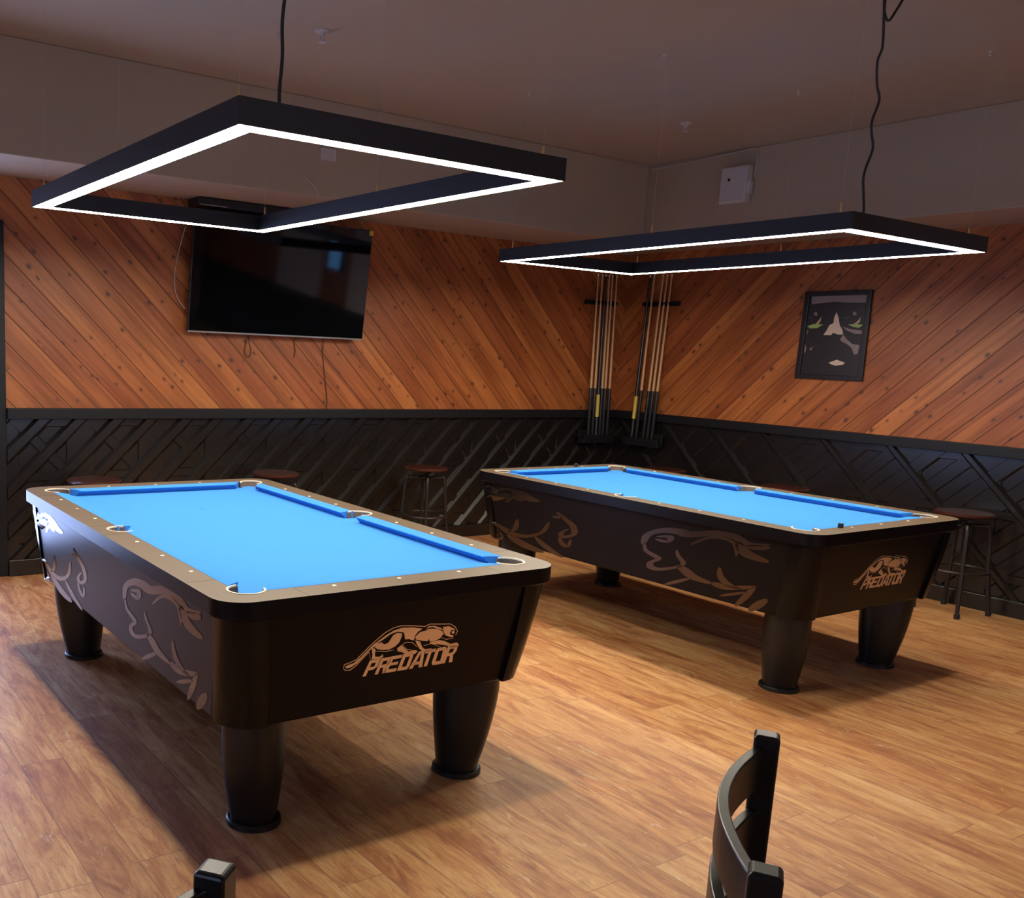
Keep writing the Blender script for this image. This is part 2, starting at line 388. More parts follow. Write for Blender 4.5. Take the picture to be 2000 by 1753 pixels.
# ------------------------------------------------------------------ pool table
LOGO = [[[-0.205,0.5414],[-0.2002,0.5348],[-0.1849,0.5353],[-0.1633,0.5457],[-0.1428,0.5639],[-0.1176,0.5863],[-0.0888,0.6036],[-0.095,0.6092],[-0.1049,0.6058],[-0.1279,0.5854],[-0.1507,0.5651],[-0.174,0.5485],[-0.1941,0.5457]],[[-0.1,0.6075],[-0.0663,0.6278],[-0.0365,0.6411],[-0.005,0.6466],[0.0366,0.6427],[0.0801,0.6325],[0.0621,0.624],[0.052,0.6108],[0.0507,0.5952],[0.03,0.6029],[0.0147,0.6037],[0.0064,0.6277],[0.0004,0.6308],[-0.022,0.6354],[-0.0454,0.6304],[-0.0795,0.6113],[-0.0919,0.6064]],[[-0.0213,0.6313],[-0.0007,0.6262],[-0.0019,0.6132],[-0.0073,0.5971],[-0.0215,0.5847],[-0.0418,0.5775],[-0.0687,0.5782],[-0.091,0.5849],[-0.1015,0.5923],[-0.0988,0.6002],[-0.0788,0.6069],[-0.0667,0.5981],[-0.0511,0.6008],[-0.0426,0.6139],[-0.0364,0.625]],[[-0.113,0.5904],[-0.1022,0.5889],[-0.0957,0.5808],[-0.0978,0.5692],[-0.0943,0.5592],[-0.0758,0.5565],[-0.0663,0.5635],[-0.0635,0.5547],[-0.0721,0.5499],[-0.1067,0.551],[-0.1063,0.5681]],[[-0.0119,0.5761],[0.0028,0.5861],[0.0175,0.5719],[0.0351,0.5585],[0.0656,0.559],[0.0734,0.5542],[0.0625,0.5447],[0.0255,0.5501],[0.0101,0.5597],[-0.0088,0.566]],[[0.0541,0.6069],[0.0709,0.6216],[0.0956,0.6245],[0.1089,0.6288],[0.138,0.6251],[0.1664,0.6116],[0.171,0.6023],[0.1567,0.5869],[0.1349,0.5813],[0.1176,0.5824],[0.1128,0.5929],[0.1086,0.5849],[0.0852,0.5893],[0.0585,0.5978]],[[0.0937,0.6271],[0.1029,0.6381],[0.1272,0.6369],[0.1549,0.6261],[0.1686,0.615],[0.15,0.6218],[0.1193,0.6336],[0.1039,0.6326]],[[0.1632,0.628],[0.1892,0.6276],[0.2152,0.6144],[0.2187,0.6085],[0.2039,0.6124],[0.1968,0.6039],[0.2016,0.5946],[0.2155,0.591],[0.2139,0.5842],[0.197,0.5885],[0.1777,0.5977],[0.171,0.6097]],[[0.2038,0.6054],[0.2121,0.6081],[0.2191,0.6022],[0.2156,0.5977],[0.2066,0.5989]],[[0.1181,0.5799],[0.1577,0.5819],[0.1822,0.5748],[0.2082,0.5612],[0.2344,0.5626],[0.2455,0.5548],[0.2413,0.5433],[0.217,0.5467],[0.1912,0.5586],[0.1547,0.5674],[0.1251,0.5728]],[[0.0561,0.5957],[0.0772,0.5875],[0.0894,0.5667],[0.1025,0.557],[0.1282,0.5563],[0.1394,0.5497],[0.125,0.5431],[0.0953,0.5498],[0.079,0.562],[0.0641,0.5824]],[[-0.2098,0.5361],[-0.2075,0.5479],[-0.2097,0.5502],[-0.2114,0.5367]],[[-0.2075,0.5479],[-0.1868,0.5516],[-0.1882,0.5542],[-0.2097,0.5502]],[[-0.1868,0.5516],[-0.1644,0.5585],[-0.1664,0.5609],[-0.1882,0.5542]],[[-0.1644,0.5585],[-0.1437,0.5769],[-0.1461,0.579],[-0.1664,0.5609]],[[-0.1437,0.5769],[-0.1233,0.5956],[-0.1256,0.5978],[-0.1461,0.579]],[[-0.1233,0.5956],[-0.0954,0.6177],[-0.0977,0.62],[-0.1256,0.5978]],[[-0.0954,0.6177],[-0.067,0.6374],[-0.0691,0.6398],[-0.0977,0.62]],[[-0.067,0.6374],[-0.0373,0.6495],[-0.0389,0.6521],[-0.0691,0.6398]],[[-0.0373,0.6495],[-0.0113,0.6527],[-0.0121,0.6554],[-0.0389,0.6521]],[[-0.0113,0.6527],[0.0358,0.6472],[0.0354,0.6499],[-0.0121,0.6554]],[[0.0358,0.6472],[0.0876,0.638],[0.0868,0.6407],[0.0354,0.6499]],[[0.0876,0.638],[0.1062,0.6441],[0.1052,0.6469],[0.0868,0.6407]],[[0.1062,0.6441],[0.1526,0.6383],[0.152,0.641],[0.1052,0.6469]],[[0.1526,0.6383],[0.1935,0.6336],[0.1936,0.6363],[0.152,0.641]],[[0.1935,0.6336],[0.2158,0.6203],[0.2178,0.622],[0.1936,0.6363]],[[0.2158,0.6203],[0.2279,0.6047],[0.2312,0.6044],[0.2178,0.622]],[[0.2279,0.6047],[0.2235,0.5907],[0.2253,0.5898],[0.2312,0.6044]],[[-0.2111,0.536],[-0.2018,0.5267],[-0.2016,0.5292],[-0.2101,0.5368]],[[-0.2018,0.5267],[-0.1829,0.5257],[-0.1844,0.5284],[-0.2016,0.5292]],[[-0.1829,0.5257],[-0.1636,0.5372],[-0.1659,0.5395],[-0.1844,0.5284]],[[-0.1636,0.5372],[-0.141,0.559],[-0.1434,0.5611],[-0.1659,0.5395]],[[-0.141,0.559],[-0.1203,0.5778],[-0.1204,0.5804],[-0.1434,0.5611]],[[-0.1203,0.5778],[-0.113,0.5523],[-0.1114,0.5523],[-0.1204,0.5804]],[[0.0084,0.5872],[0.0211,0.592],[0.0202,0.5945],[0.0074,0.5884]],[[0.0211,0.592],[0.046,0.5875],[0.0467,0.5896],[0.0202,0.5945]],[[0.046,0.5875],[0.0688,0.5691],[0.0697,0.5699],[0.0467,0.5896]],[[0.0047,0.5879],[0.0246,0.5675],[0.0254,0.5694],[0.0056,0.5885]],[[0.0246,0.5675],[0.06,0.558],[0.0601,0.5592],[0.0254,0.5694]],[[-0.0952,0.5778],[-0.0567,0.5706],[-0.0572,0.5728],[-0.0954,0.579]],[[-0.0567,0.5706],[-0.0247,0.5725],[-0.0252,0.5737],[-0.0572,0.5728]],[[0.0946,0.5703],[0.125,0.5729],[0.1247,0.5752],[0.094,0.5715]],[[0.125,0.5729],[0.1684,0.555],[0.1687,0.5561],[0.1247,0.5752]],[[0.1615,0.5907],[0.1871,0.5792],[0.1868,0.5815],[0.1618,0.5918]],[[0.1871,0.5792],[0.2162,0.5808],[0.2157,0.5821],[0.1868,0.5815]],[[-0.1335,0.4958],[-0.1205,0.4956],[-0.1007,0.549],[-0.113,0.5488]],[[-0.1047,0.5384],[-0.086,0.5386],[-0.0756,0.5387],[-0.072,0.5496],[-0.1007,0.549]],[[-0.0965,0.5144],[-0.081,0.5225],[-0.0756,0.5387],[-0.0881,0.5386]],[[-0.1136,0.5144],[-0.0965,0.5144],[-0.0928,0.5251],[-0.1096,0.525]],[[-0.0872,0.4953],[-0.074,0.4952],[-0.0564,0.5498],[-0.0694,0.5496]],[[-0.0599,0.5389],[-0.0293,0.5393],[-0.0303,0.5503],[-0.0564,0.5498]],[[-0.0476,0.5226],[-0.0327,0.5282],[-0.0293,0.5393],[-0.0425,0.5392]],[[-0.0673,0.516],[-0.0453,0.516],[-0.0327,0.5282],[-0.0641,0.5258]],[[-0.0563,0.516],[-0.0431,0.516],[-0.0429,0.4949],[-0.0572,0.4951]],[[-0.0564,0.4951],[-0.041,0.4949],[-0.0171,0.5506],[-0.0305,0.5503]],[[-0.0219,0.5394],[0.0105,0.5398],[0.0143,0.5511],[-0.0171,0.5506]],[[-0.031,0.5183],[-0.0017,0.5184],[0.0019,0.5285],[-0.0267,0.5283]],[[-0.041,0.4949],[-0.0048,0.4946],[-0.0009,0.5059],[-0.0362,0.5061]],[[0.0007,0.4946],[0.0144,0.4944],[0.0302,0.5514],[0.0171,0.5512]],[[0.0271,0.54],[0.0583,0.5404],[0.0546,0.5518],[0.0302,0.5514]],[[0.0357,0.5058],[0.0494,0.5057],[0.0583,0.5404],[0.0449,0.5403]],[[0.0144,0.4944],[0.0395,0.4942],[0.0494,0.5057],[0.0176,0.5059]],[[0.0478,0.4941],[0.0631,0.494],[0.0918,0.5525],[0.0797,0.5523]],[[0.0873,0.4938],[0.1028,0.4936],[0.1021,0.5527],[0.09,0.5525]],[[0.0616,0.5057],[0.0934,0.5056],[0.0938,0.5162],[0.0667,0.5162]],[[0.1046,0.541],[0.1479,0.5416],[0.1502,0.5536],[0.1075,0.5528]],[[0.1088,0.4936],[0.1225,0.4935],[0.1327,0.5414],[0.1197,0.5412]],[[0.1406,0.5024],[0.156,0.5053],[0.1628,0.5417],[0.1497,0.5446]],[[0.1759,0.5053],[0.1905,0.5021],[0.1954,0.5452],[0.1812,0.542]],[[0.1497,0.5446],[0.1628,0.5417],[0.1812,0.542],[0.1954,0.5452],[0.1897,0.5543],[0.1583,0.5537]],[[0.1406,0.5024],[0.1462,0.4932],[0.1818,0.4929],[0.1905,0.5021],[0.1759,0.5053],[0.156,0.5053]],[[0.1836,0.4929],[0.1972,0.4928],[0.2129,0.5547],[0.1993,0.5545]],[[0.2098,0.5423],[0.2417,0.5428],[0.2402,0.5552],[0.2129,0.5547]],[[0.2233,0.5239],[0.2386,0.5302],[0.2417,0.5428],[0.228,0.5426]],[[0.2032,0.5164],[0.226,0.5164],[0.2386,0.5302],[0.206,0.5275]],[[0.2146,0.5164],[0.2283,0.5164],[0.2293,0.4925],[0.2146,0.4926]]]
SIDE_NEAR = [[[-0.203,0.5762],[-0.2153,0.589],[-0.177,0.5796],[-0.1826,0.5712]],[[-0.2153,0.589],[-0.2241,0.6049],[-0.1769,0.5941],[-0.177,0.5796]],[[-0.2241,0.6049],[-0.2344,0.6209],[-0.1815,0.611],[-0.1769,0.5941]],[[-0.2344,0.6209],[-0.2466,0.6325],[-0.1943,0.6284],[-0.1815,0.611]],[[-0.2466,0.6325],[-0.2605,0.6398],[-0.2189,0.6454],[-0.1943,0.6284]],[[-0.2605,0.6398],[-0.2784,0.6473],[-0.2495,0.6605],[-0.2189,0.6454]],[[-0.2784,0.6473],[-0.2981,0.654],[-0.2825,0.6735],[-0.2495,0.6605]],[[-0.2981,0.654],[-0.3149,0.6585],[-0.3171,0.6845],[-0.2825,0.6735]],[[-0.3149,0.6585],[-0.3309,0.6613],[-0.3525,0.6923],[-0.3171,0.6845]],[[-0.3309,0.6613],[-0.3515,0.6634],[-0.3854,0.6969],[-0.3525,0.6923]],[[-0.3515,0.6634],[-0.3741,0.6648],[-0.414,0.6995],[-0.3854,0.6969]],[[-0.3741,0.6648],[-0.3929,0.6656],[-0.4399,0.7013],[-0.414,0.6995]],[[-0.3929,0.6656],[-0.4034,0.665],[-0.4622,0.701],[-0.4399,0.7013]],[[-0.4034,0.665],[-0.4138,0.6628],[-0.4768,0.699],[-0.4622,0.701]],[[-0.4138,0.6628],[-0.4335,0.6609],[-0.4845,0.6981],[-0.4768,0.699]],[[-0.4335,0.6609],[-0.4655,0.6634],[-0.4916,0.6987],[-0.4845,0.6981]],[[-0.4655,0.6634],[-0.5029,0.6713],[-0.5107,0.7028],[-0.4916,0.6987]],[[-0.5029,0.6713],[-0.5394,0.6809],[-0.5412,0.7108],[-0.5107,0.7028]],[[-0.5394,0.6809],[-0.5717,0.6897],[-0.5766,0.72],[-0.5412,0.7108]],[[-0.5717,0.6897],[-0.5973,0.6958],[-0.6103,0.7276],[-0.5766,0.72]],[[-0.5973,0.6958],[-0.6183,0.6999],[-0.6386,0.7326],[-0.6103,0.7276]],[[-0.6183,0.6999],[-0.6371,0.7031],[-0.6641,0.7362],[-0.6386,0.7326]],[[-0.6371,0.7031],[-0.6526,0.705],[-0.689,0.7383],[-0.6641,0.7362]],[[-0.6526,0.705],[-0.6667,0.7056],[-0.713,0.738],[-0.689,0.7383]],[[-0.6667,0.7056],[-0.6814,0.7042],[-0.734,0.7347],[-0.713,0.738]],[[-0.6814,0.7042],[-0.6972,0.7007],[-0.7512,0.7293],[-0.734,0.7347]],[[-0.6972,0.7007],[-0.7136,0.6962],[-0.7656,0.7237],[-0.7512,0.7293]],[[-0.7136,0.6962],[-0.7297,0.6925],[-0.7788,0.7189],[-0.7656,0.7237]],[[-0.7297,0.6925],[-0.7428,0.6895],[-0.7901,0.7143],[-0.7788,0.7189]],[[-0.7428,0.6895],[-0.755,0.6862],[-0.7985,0.7098],[-0.7901,0.7143]],[[-0.755,0.6862],[-0.7711,0.6837],[-0.8057,0.7068],[-0.7985,0.7098]],[[-0.7711,0.6837],[-0.7939,0.6843],[-0.8154,0.7055],[-0.8057,0.7068]],[[-0.7939,0.6843],[-0.8237,0.6892],[-0.8354,0.7072],[-0.8154,0.7055]],[[-0.8237,0.6892],[-0.8564,0.6967],[-0.8635,0.7116],[-0.8354,0.7072]],[[-0.8564,0.6967],[-0.8858,0.7045],[-0.8908,0.7162],[-0.8635,0.7116]],[[-0.8858,0.7045],[-0.9063,0.7113],[-0.909,0.7176],[-0.8908,0.7162]],[[-0.7871,0.6828],[-0.7923,0.6773],[-0.8119,0.6954],[-0.7933,0.6886]],[[-0.7923,0.6773],[-0.8067,0.6754],[-0.8316,0.699],[-0.8119,0.6954]],[[-0.8067,0.6754],[-0.8245,0.6751],[-0.851,0.7015],[-0.8316,0.699]],[[-0.8245,0.6751],[-0.8424,0.6763],[-0.8665,0.7032],[-0.851,0.7015]],[[-0.8424,0.6763],[-0.8602,0.679],[-0.8793,0.7044],[-0.8665,0.7032]],[[-0.8602,0.679],[-0.8776,0.6831],[-0.8924,0.7051],[-0.8793,0.7044]],[[-0.8776,0.6831],[-0.8929,0.688],[-0.9036,0.7047],[-0.8924,0.7051]],[[-0.8929,0.688],[-0.9057,0.6953],[-0.9091,0.7006],[-0.9036,0.7047]],[[-0.7331,0.694],[-0.7284,0.6789],[-0.7683,0.6948],[-0.7459,0.6991]],[[-0.7284,0.6789],[-0.7352,0.6623],[-0.7865,0.6834],[-0.7683,0.6948]],[[-0.7352,0.6623],[-0.7487,0.6457],[-0.8049,0.671],[-0.7865,0.6834]],[[-0.7487,0.6457],[-0.7695,0.6331],[-0.8232,0.6615],[-0.8049,0.671]],[[-0.7695,0.6331],[-0.8003,0.6263],[-0.8461,0.655],[-0.8232,0.6615]],[[-0.8003,0.6263],[-0.8372,0.6235],[-0.8743,0.649],[-0.8461,0.655]],[[-0.8372,0.6235],[-0.8723,0.6237],[-0.8997,0.6432],[-0.8743,0.649]],[[-0.8723,0.6237],[-0.9023,0.6283],[-0.9109,0.6345],[-0.8997,0.6432]],[[-0.1953,0.5804],[-0.1923,0.5724],[-0.2098,0.5776],[-0.2049,0.5832]],[[-0.1923,0.5724],[-0.1914,0.5619],[-0.213,0.5684],[-0.2098,0.5776]],[[-0.1914,0.5619],[-0.1923,0.5508],[-0.217,0.5588],[-0.213,0.5684]],[[-0.1923,0.5508],[-0.196,0.5417],[-0.2227,0.5516],[-0.217,0.5588]],[[-0.196,0.5417],[-0.2035,0.5357],[-0.2309,0.5476],[-0.2227,0.5516]],[[-0.2035,0.5357],[-0.2135,0.5316],[-0.2412,0.545],[-0.2309,0.5476]],[[-0.2135,0.5316],[-0.2241,0.5284],[-0.2531,0.5427],[-0.2412,0.545]],[[-0.2241,0.5284],[-0.2344,0.5249],[-0.265,0.5399],[-0.2531,0.5427]],[[-0.2344,0.5249],[-0.2471,0.521],[-0.2784,0.5367],[-0.265,0.5399]],[[-0.2471,0.521],[-0.2612,0.5173],[-0.2938,0.5335],[-0.2784,0.5367]],[[-0.2612,0.5173],[-0.2714,0.5136],[-0.3074,0.5294],[-0.2938,0.5335]],[[-0.2714,0.5136],[-0.2741,0.5111],[-0.3139,0.5221],[-0.3074,0.5294]],[[-0.2741,0.5111],[-0.2727,0.5108],[-0.3015,0.5096],[-0.3139,0.5221]],[[-0.2727,0.5108],[-0.2618,0.5057],[-0.2822,0.4995],[-0.3015,0.5096]],[[-0.2618,0.5057],[-0.2426,0.4965],[-0.2683,0.4927],[-0.2822,0.4995]],[[-0.2426,0.4965],[-0.2248,0.4847],[-0.2639,0.4898],[-0.2683,0.4927]],[[-0.2248,0.4847],[-0.2179,0.4744],[-0.2623,0.4861],[-0.2639,0.4898]],[[-0.2179,0.4744],[-0.2166,0.4659],[-0.2618,0.4806],[-0.2623,0.4861]],[[-0.2166,0.4659],[-0.2195,0.4587],[-0.2638,0.4758],[-0.2618,0.4806]],[[-0.2195,0.4587],[-0.2266,0.4535],[-0.2682,0.4726],[-0.2638,0.4758]],[[-0.2266,0.4535],[-0.2377,0.4504],[-0.2748,0.4707],[-0.2682,0.4726]],[[-0.2377,0.4504],[-0.2526,0.449],[-0.2839,0.4697],[-0.2748,0.4707]],[[-0.2526,0.449],[-0.2723,0.4501],[-0.2948,0.4701],[-0.2839,0.4697]],[[-0.2723,0.4501],[-0.2966,0.4544],[-0.308,0.4722],[-0.2948,0.4701]],[[-0.2966,0.4544],[-0.3256,0.4623],[-0.3288,0.4776],[-0.308,0.4722]],[[-0.3256,0.4623],[-0.3578,0.4726],[-0.3562,0.4861],[-0.3288,0.4776]],[[-0.3578,0.4726],[-0.3889,0.4837],[-0.3831,0.4953],[-0.3562,0.4861]],[[-0.3889,0.4837],[-0.414,0.4939],[-0.4031,0.5031],[-0.3831,0.4953]],[[-0.414,0.4939],[-0.4329,0.5029],[-0.4155,0.5086],[-0.4031,0.5031]],[[-0.4329,0.5029],[-0.4486,0.5123],[-0.423,0.5125],[-0.4155,0.5086]],[[-0.4486,0.5123],[-0.4589,0.522],[-0.4273,0.5159],[-0.423,0.5125]],[[-0.4589,0.522],[-0.4619,0.5311],[-0.43,0.5209],[-0.4273,0.5159]],[[-0.4619,0.5311],[-0.457,0.5396],[-0.4275,0.528],[-0.43,0.5209]],[[-0.457,0.5396],[-0.4464,0.5479],[-0.419,0.5365],[-0.4275,0.528]],[[-0.4464,0.5479],[-0.4345,0.5559],[-0.4088,0.5453],[-0.419,0.5365]],[[-0.4345,0.5559],[-0.4255,0.5631],[-0.4013,0.5539],[-0.4088,0.5453]],[[-0.4255,0.5631],[-0.4201,0.5702],[-0.398,0.5625],[-0.4013,0.5539]],[[-0.4201,0.5702],[-0.4159,0.5773],[-0.3966,0.5709],[-0.398,0.5625]],[[-0.4159,0.5773],[-0.4124,0.5834],[-0.3967,0.5783],[-0.3966,0.5709]],[[-0.4124,0.5834],[-0.4076,0.587],[-0.399,0.5842],[-0.3967,0.5783]],[[-0.2718,0.6289],[-0.2887,0.6296],[-0.2935,0.6396],[-0.2736,0.6327]],[[-0.2887,0.6296],[-0.3141,0.6337],[-0.3214,0.6468],[-0.2935,0.6396]],[[-0.3141,0.6337],[-0.3364,0.6369],[-0.3506,0.6531],[-0.3214,0.6468]],[[-0.3364,0.6369],[-0.3433,0.6371],[-0.3764,0.6551],[-0.3506,0.6531]],[[-0.3433,0.6371],[-0.3425,0.635],[-0.3866,0.6482],[-0.3764,0.6551]],[[-0.3425,0.635],[-0.3405,0.6288],[-0.3846,0.6378],[-0.3866,0.6482]],[[-0.3405,0.6288],[-0.3364,0.6231],[-0.3748,0.6261],[-0.3846,0.6378]],[[-0.3364,0.6231],[-0.3437,0.6253],[-0.3473,0.6118],[-0.3748,0.6261]],[[-0.3437,0.6253],[-0.34,0.625],[-0.3185,0.6079],[-0.3473,0.6118]],[[-0.34,0.625],[-0.3182,0.6238],[-0.2958,0.609],[-0.3185,0.6079]],[[-0.3182,0.6238],[-0.2939,0.623],[-0.276,0.6116],[-0.2958,0.609]],[[-0.2939,0.623],[-0.273,0.6199],[-0.2663,0.6157],[-0.276,0.6116]],[[-0.4053,0.5072],[-0.4034,0.4996],[-0.4337,0.5145],[-0.4167,0.5128]],[[-0.4034,0.4996],[-0.4096,0.4931],[-0.449,0.5126],[-0.4337,0.5145]],[[-0.4096,0.4931],[-0.4189,0.4866],[-0.4646,0.5093],[-0.449,0.5126]],[[-0.4189,0.4866],[-0.4293,0.4804],[-0.4798,0.505],[-0.4646,0.5093]],[[-0.4293,0.4804],[-0.4399,0.474],[-0.4935,0.4995],[-0.4798,0.505]],[[-0.4399,0.474],[-0.4521,0.4669],[-0.506,0.493],[-0.4935,0.4995]],[[-0.4521,0.4669],[-0.4679,0.4603],[-0.5188,0.4867],[-0.506,0.493]],[[-0.4679,0.4603],[-0.4888,0.4553],[-0.5336,0.4813],[-0.5188,0.4867]],[[-0.4888,0.4553],[-0.5173,0.4528],[-0.555,0.4767],[-0.5336,0.4813]],[[-0.5173,0.4528],[-0.5508,0.452],[-0.5814,0.4725],[-0.555,0.4767]],[[-0.5508,0.452],[-0.5825,0.4528],[-0.6053,0.4684],[-0.5814,0.4725]],[[-0.5825,0.4528],[-0.6087,0.4565],[-0.6171,0.4623],[-0.6053,0.4684]],[[-0.6093,0.4624],[-0.6158,0.4541],[-0.6453,0.4737],[-0.6187,0.4686]],[[-0.6158,0.4541],[-0.6354,0.4487],[-0.6722,0.4742],[-0.6453,0.4737]],[[-0.6354,0.4487],[-0.6634,0.4459],[-0.6995,0.4747],[-0.6722,0.4742]],[[-0.6634,0.4459],[-0.6986,0.4485],[-0.7241,0.4769],[-0.6995,0.4747]],[[-0.6986,0.4485],[-0.7409,0.4584],[-0.7538,0.4831],[-0.7241,0.4769]],[[-0.7409,0.4584],[-0.7852,0.4725],[-0.7919,0.4928],[-0.7538,0.4831]],[[-0.7852,0.4725],[-0.824,0.4867],[-0.828,0.5018],[-0.7919,0.4928]],[[-0.824,0.4867],[-0.8508,0.4997],[-0.8521,0.5045],[-0.828,0.5018]],[[-0.3339,0.3862],[-0.3729,0.3977],[-0.36,0.4078],[-0.3307,0.3887]],[[-0.3729,0.3977],[-0.4227,0.4188],[-0.4078,0.4306],[-0.36,0.4078]],[[-0.4227,0.4188],[-0.4689,0.441],[-0.4565,0.451],[-0.4078,0.4306]],[[-0.4689,0.441],[-0.4959,0.459],[-0.493,0.4615],[-0.4565,0.451]],[[-0.6473,0.5495],[-0.6418,0.5383],[-0.6634,0.5457],[-0.6553,0.5522]],[[-0.6418,0.5383],[-0.6402,0.5242],[-0.6683,0.5342],[-0.6634,0.5457]],[[-0.6402,0.5242],[-0.6412,0.5092],[-0.6738,0.5217],[-0.6683,0.5342]],[[-0.6412,0.5092],[-0.646,0.4964],[-0.6811,0.5112],[-0.6738,0.5217]],[[-0.646,0.4964],[-0.6551,0.4862],[-0.6909,0.503],[-0.6811,0.5112]],[[-0.6551,0.4862],[-0.6675,0.4776],[-0.7027,0.4953],[-0.6909,0.503]],[[-0.6675,0.4776],[-0.6823,0.4706],[-0.7155,0.4886],[-0.7027,0.4953]],[[-0.6823,0.4706],[-0.6987,0.4658],[-0.7281,0.4835],[-0.7155,0.4886]],[[-0.6987,0.4658],[-0.7186,0.4637],[-0.7425,0.4802],[-0.7281,0.4835]],[[-0.7186,0.4637],[-0.7406,0.4641],[-0.7591,0.4782],[-0.7425,0.4802]],[[-0.7406,0.4641],[-0.7607,0.4659],[-0.7743,0.4767],[-0.7591,0.4782]],[[-0.7607,0.4659],[-0.7771,0.4693],[-0.7822,0.4733],[-0.7743,0.4767]],[[-0.8377,0.4992],[-0.8204,0.487],[-0.8497,0.493],[-0.8469,0.5011]],[[-0.8204,0.487],[-0.8055,0.4714],[-0.8438,0.4794],[-0.8497,0.493]],[[-0.8055,0.4714],[-0.7909,0.4542],[-0.8344,0.4632],[-0.8438,0.4794]],[[-0.7909,0.4542],[-0.7781,0.4381],[-0.8233,0.4472],[-0.8344,0.4632]],[[-0.7781,0.4381],[-0.766,0.4219],[-0.8095,0.4304],[-0.8233,0.4472]],[[-0.766,0.4219],[-0.7541,0.4046],[-0.7927,0.4121],[-0.8095,0.4304]],[[-0.7541,0.4046],[-0.7453,0.3892],[-0.7751,0.3951],[-0.7927,0.4121]],[[-0.7453,0.3892],[-0.7462,0.3799],[-0.7558,0.3818],[-0.7751,0.3951]],[[-0.6606,0.4092],[-0.6908,0.4155],[-0.6909,0.428],[-0.6606,0.4123]],[[-0.6908,0.4155],[-0.734,0.4302],[-0.734,0.4447],[-0.6909,0.428]],[[-0.734,0.4302],[-0.7761,0.4467],[-0.7761,0.4589],[-0.734,0.4447]],[[-0.7761,0.4467],[-0.8043,0.4616],[-0.8043,0.4645],[-0.7761,0.4589]],[[-0.8351,0.3764],[-0.871,0.3963],[-0.8166,0.3881],[-0.8217,0.3743]],[[-0.871,0.3963],[-0.8977,0.421],[-0.8348,0.4119],[-0.8166,0.3881]],[[-0.8977,0.421],[-0.9149,0.444],[-0.8621,0.4367],[-0.8348,0.4119]],[[-0.9149,0.444],[-0.9101,0.4574],[-0.8973,0.4557],[-0.8621,0.4367]],[[-0.486,0.6298],[-0.5084,0.6402],[-0.4957,0.642],[-0.4807,0.6305]],[[-0.5084,0.6402],[-0.5364,0.6554],[-0.5208,0.6581],[-0.4957,0.642]],[[-0.5364,0.6554],[-0.5651,0.6703],[-0.5501,0.6751],[-0.5208,0.6581]],[[-0.5651,0.6703],[-0.588,0.6799],[-0.58,0.6889],[-0.5501,0.6751]],[[-0.588,0.6799],[-0.6058,0.6846],[-0.6093,0.698],[-0.58,0.6889]],[[-0.6058,0.6846],[-0.6246,0.6878],[-0.6366,0.7033],[-0.6093,0.698]],[[-0.6246,0.6878],[-0.6434,0.6895],[-0.6612,0.706],[-0.6366,0.7033]],[[-0.6434,0.6895],[-0.661,0.6899],[-0.6826,0.7065],[-0.6612,0.706]],[[-0.661,0.6899],[-0.6775,0.6894],[-0.7017,0.7057],[-0.6826,0.7065]],[[-0.6775,0.6894],[-0.6926,0.6877],[-0.7194,0.703],[-0.7017,0.7057]],[[-0.6926,0.6877],[-0.7057,0.6841],[-0.7341,0.6976],[-0.7194,0.703]],[[-0.7057,0.6841],[-0.7162,0.6779],[-0.7446,0.6888],[-0.7341,0.6976]],[[-0.7162,0.6779],[-0.7233,0.6659],[-0.7494,0.6745],[-0.7446,0.6888]],[[-0.7233,0.6659],[-0.7275,0.6491],[-0.7499,0.656],[-0.7494,0.6745]],[[-0.7275,0.6491],[-0.7306,0.6326],[-0.7479,0.638],[-0.7499,0.656]],[[-0.7306,0.6326],[-0.7363,0.6223],[-0.7434,0.6246],[-0.7479,0.638]]]
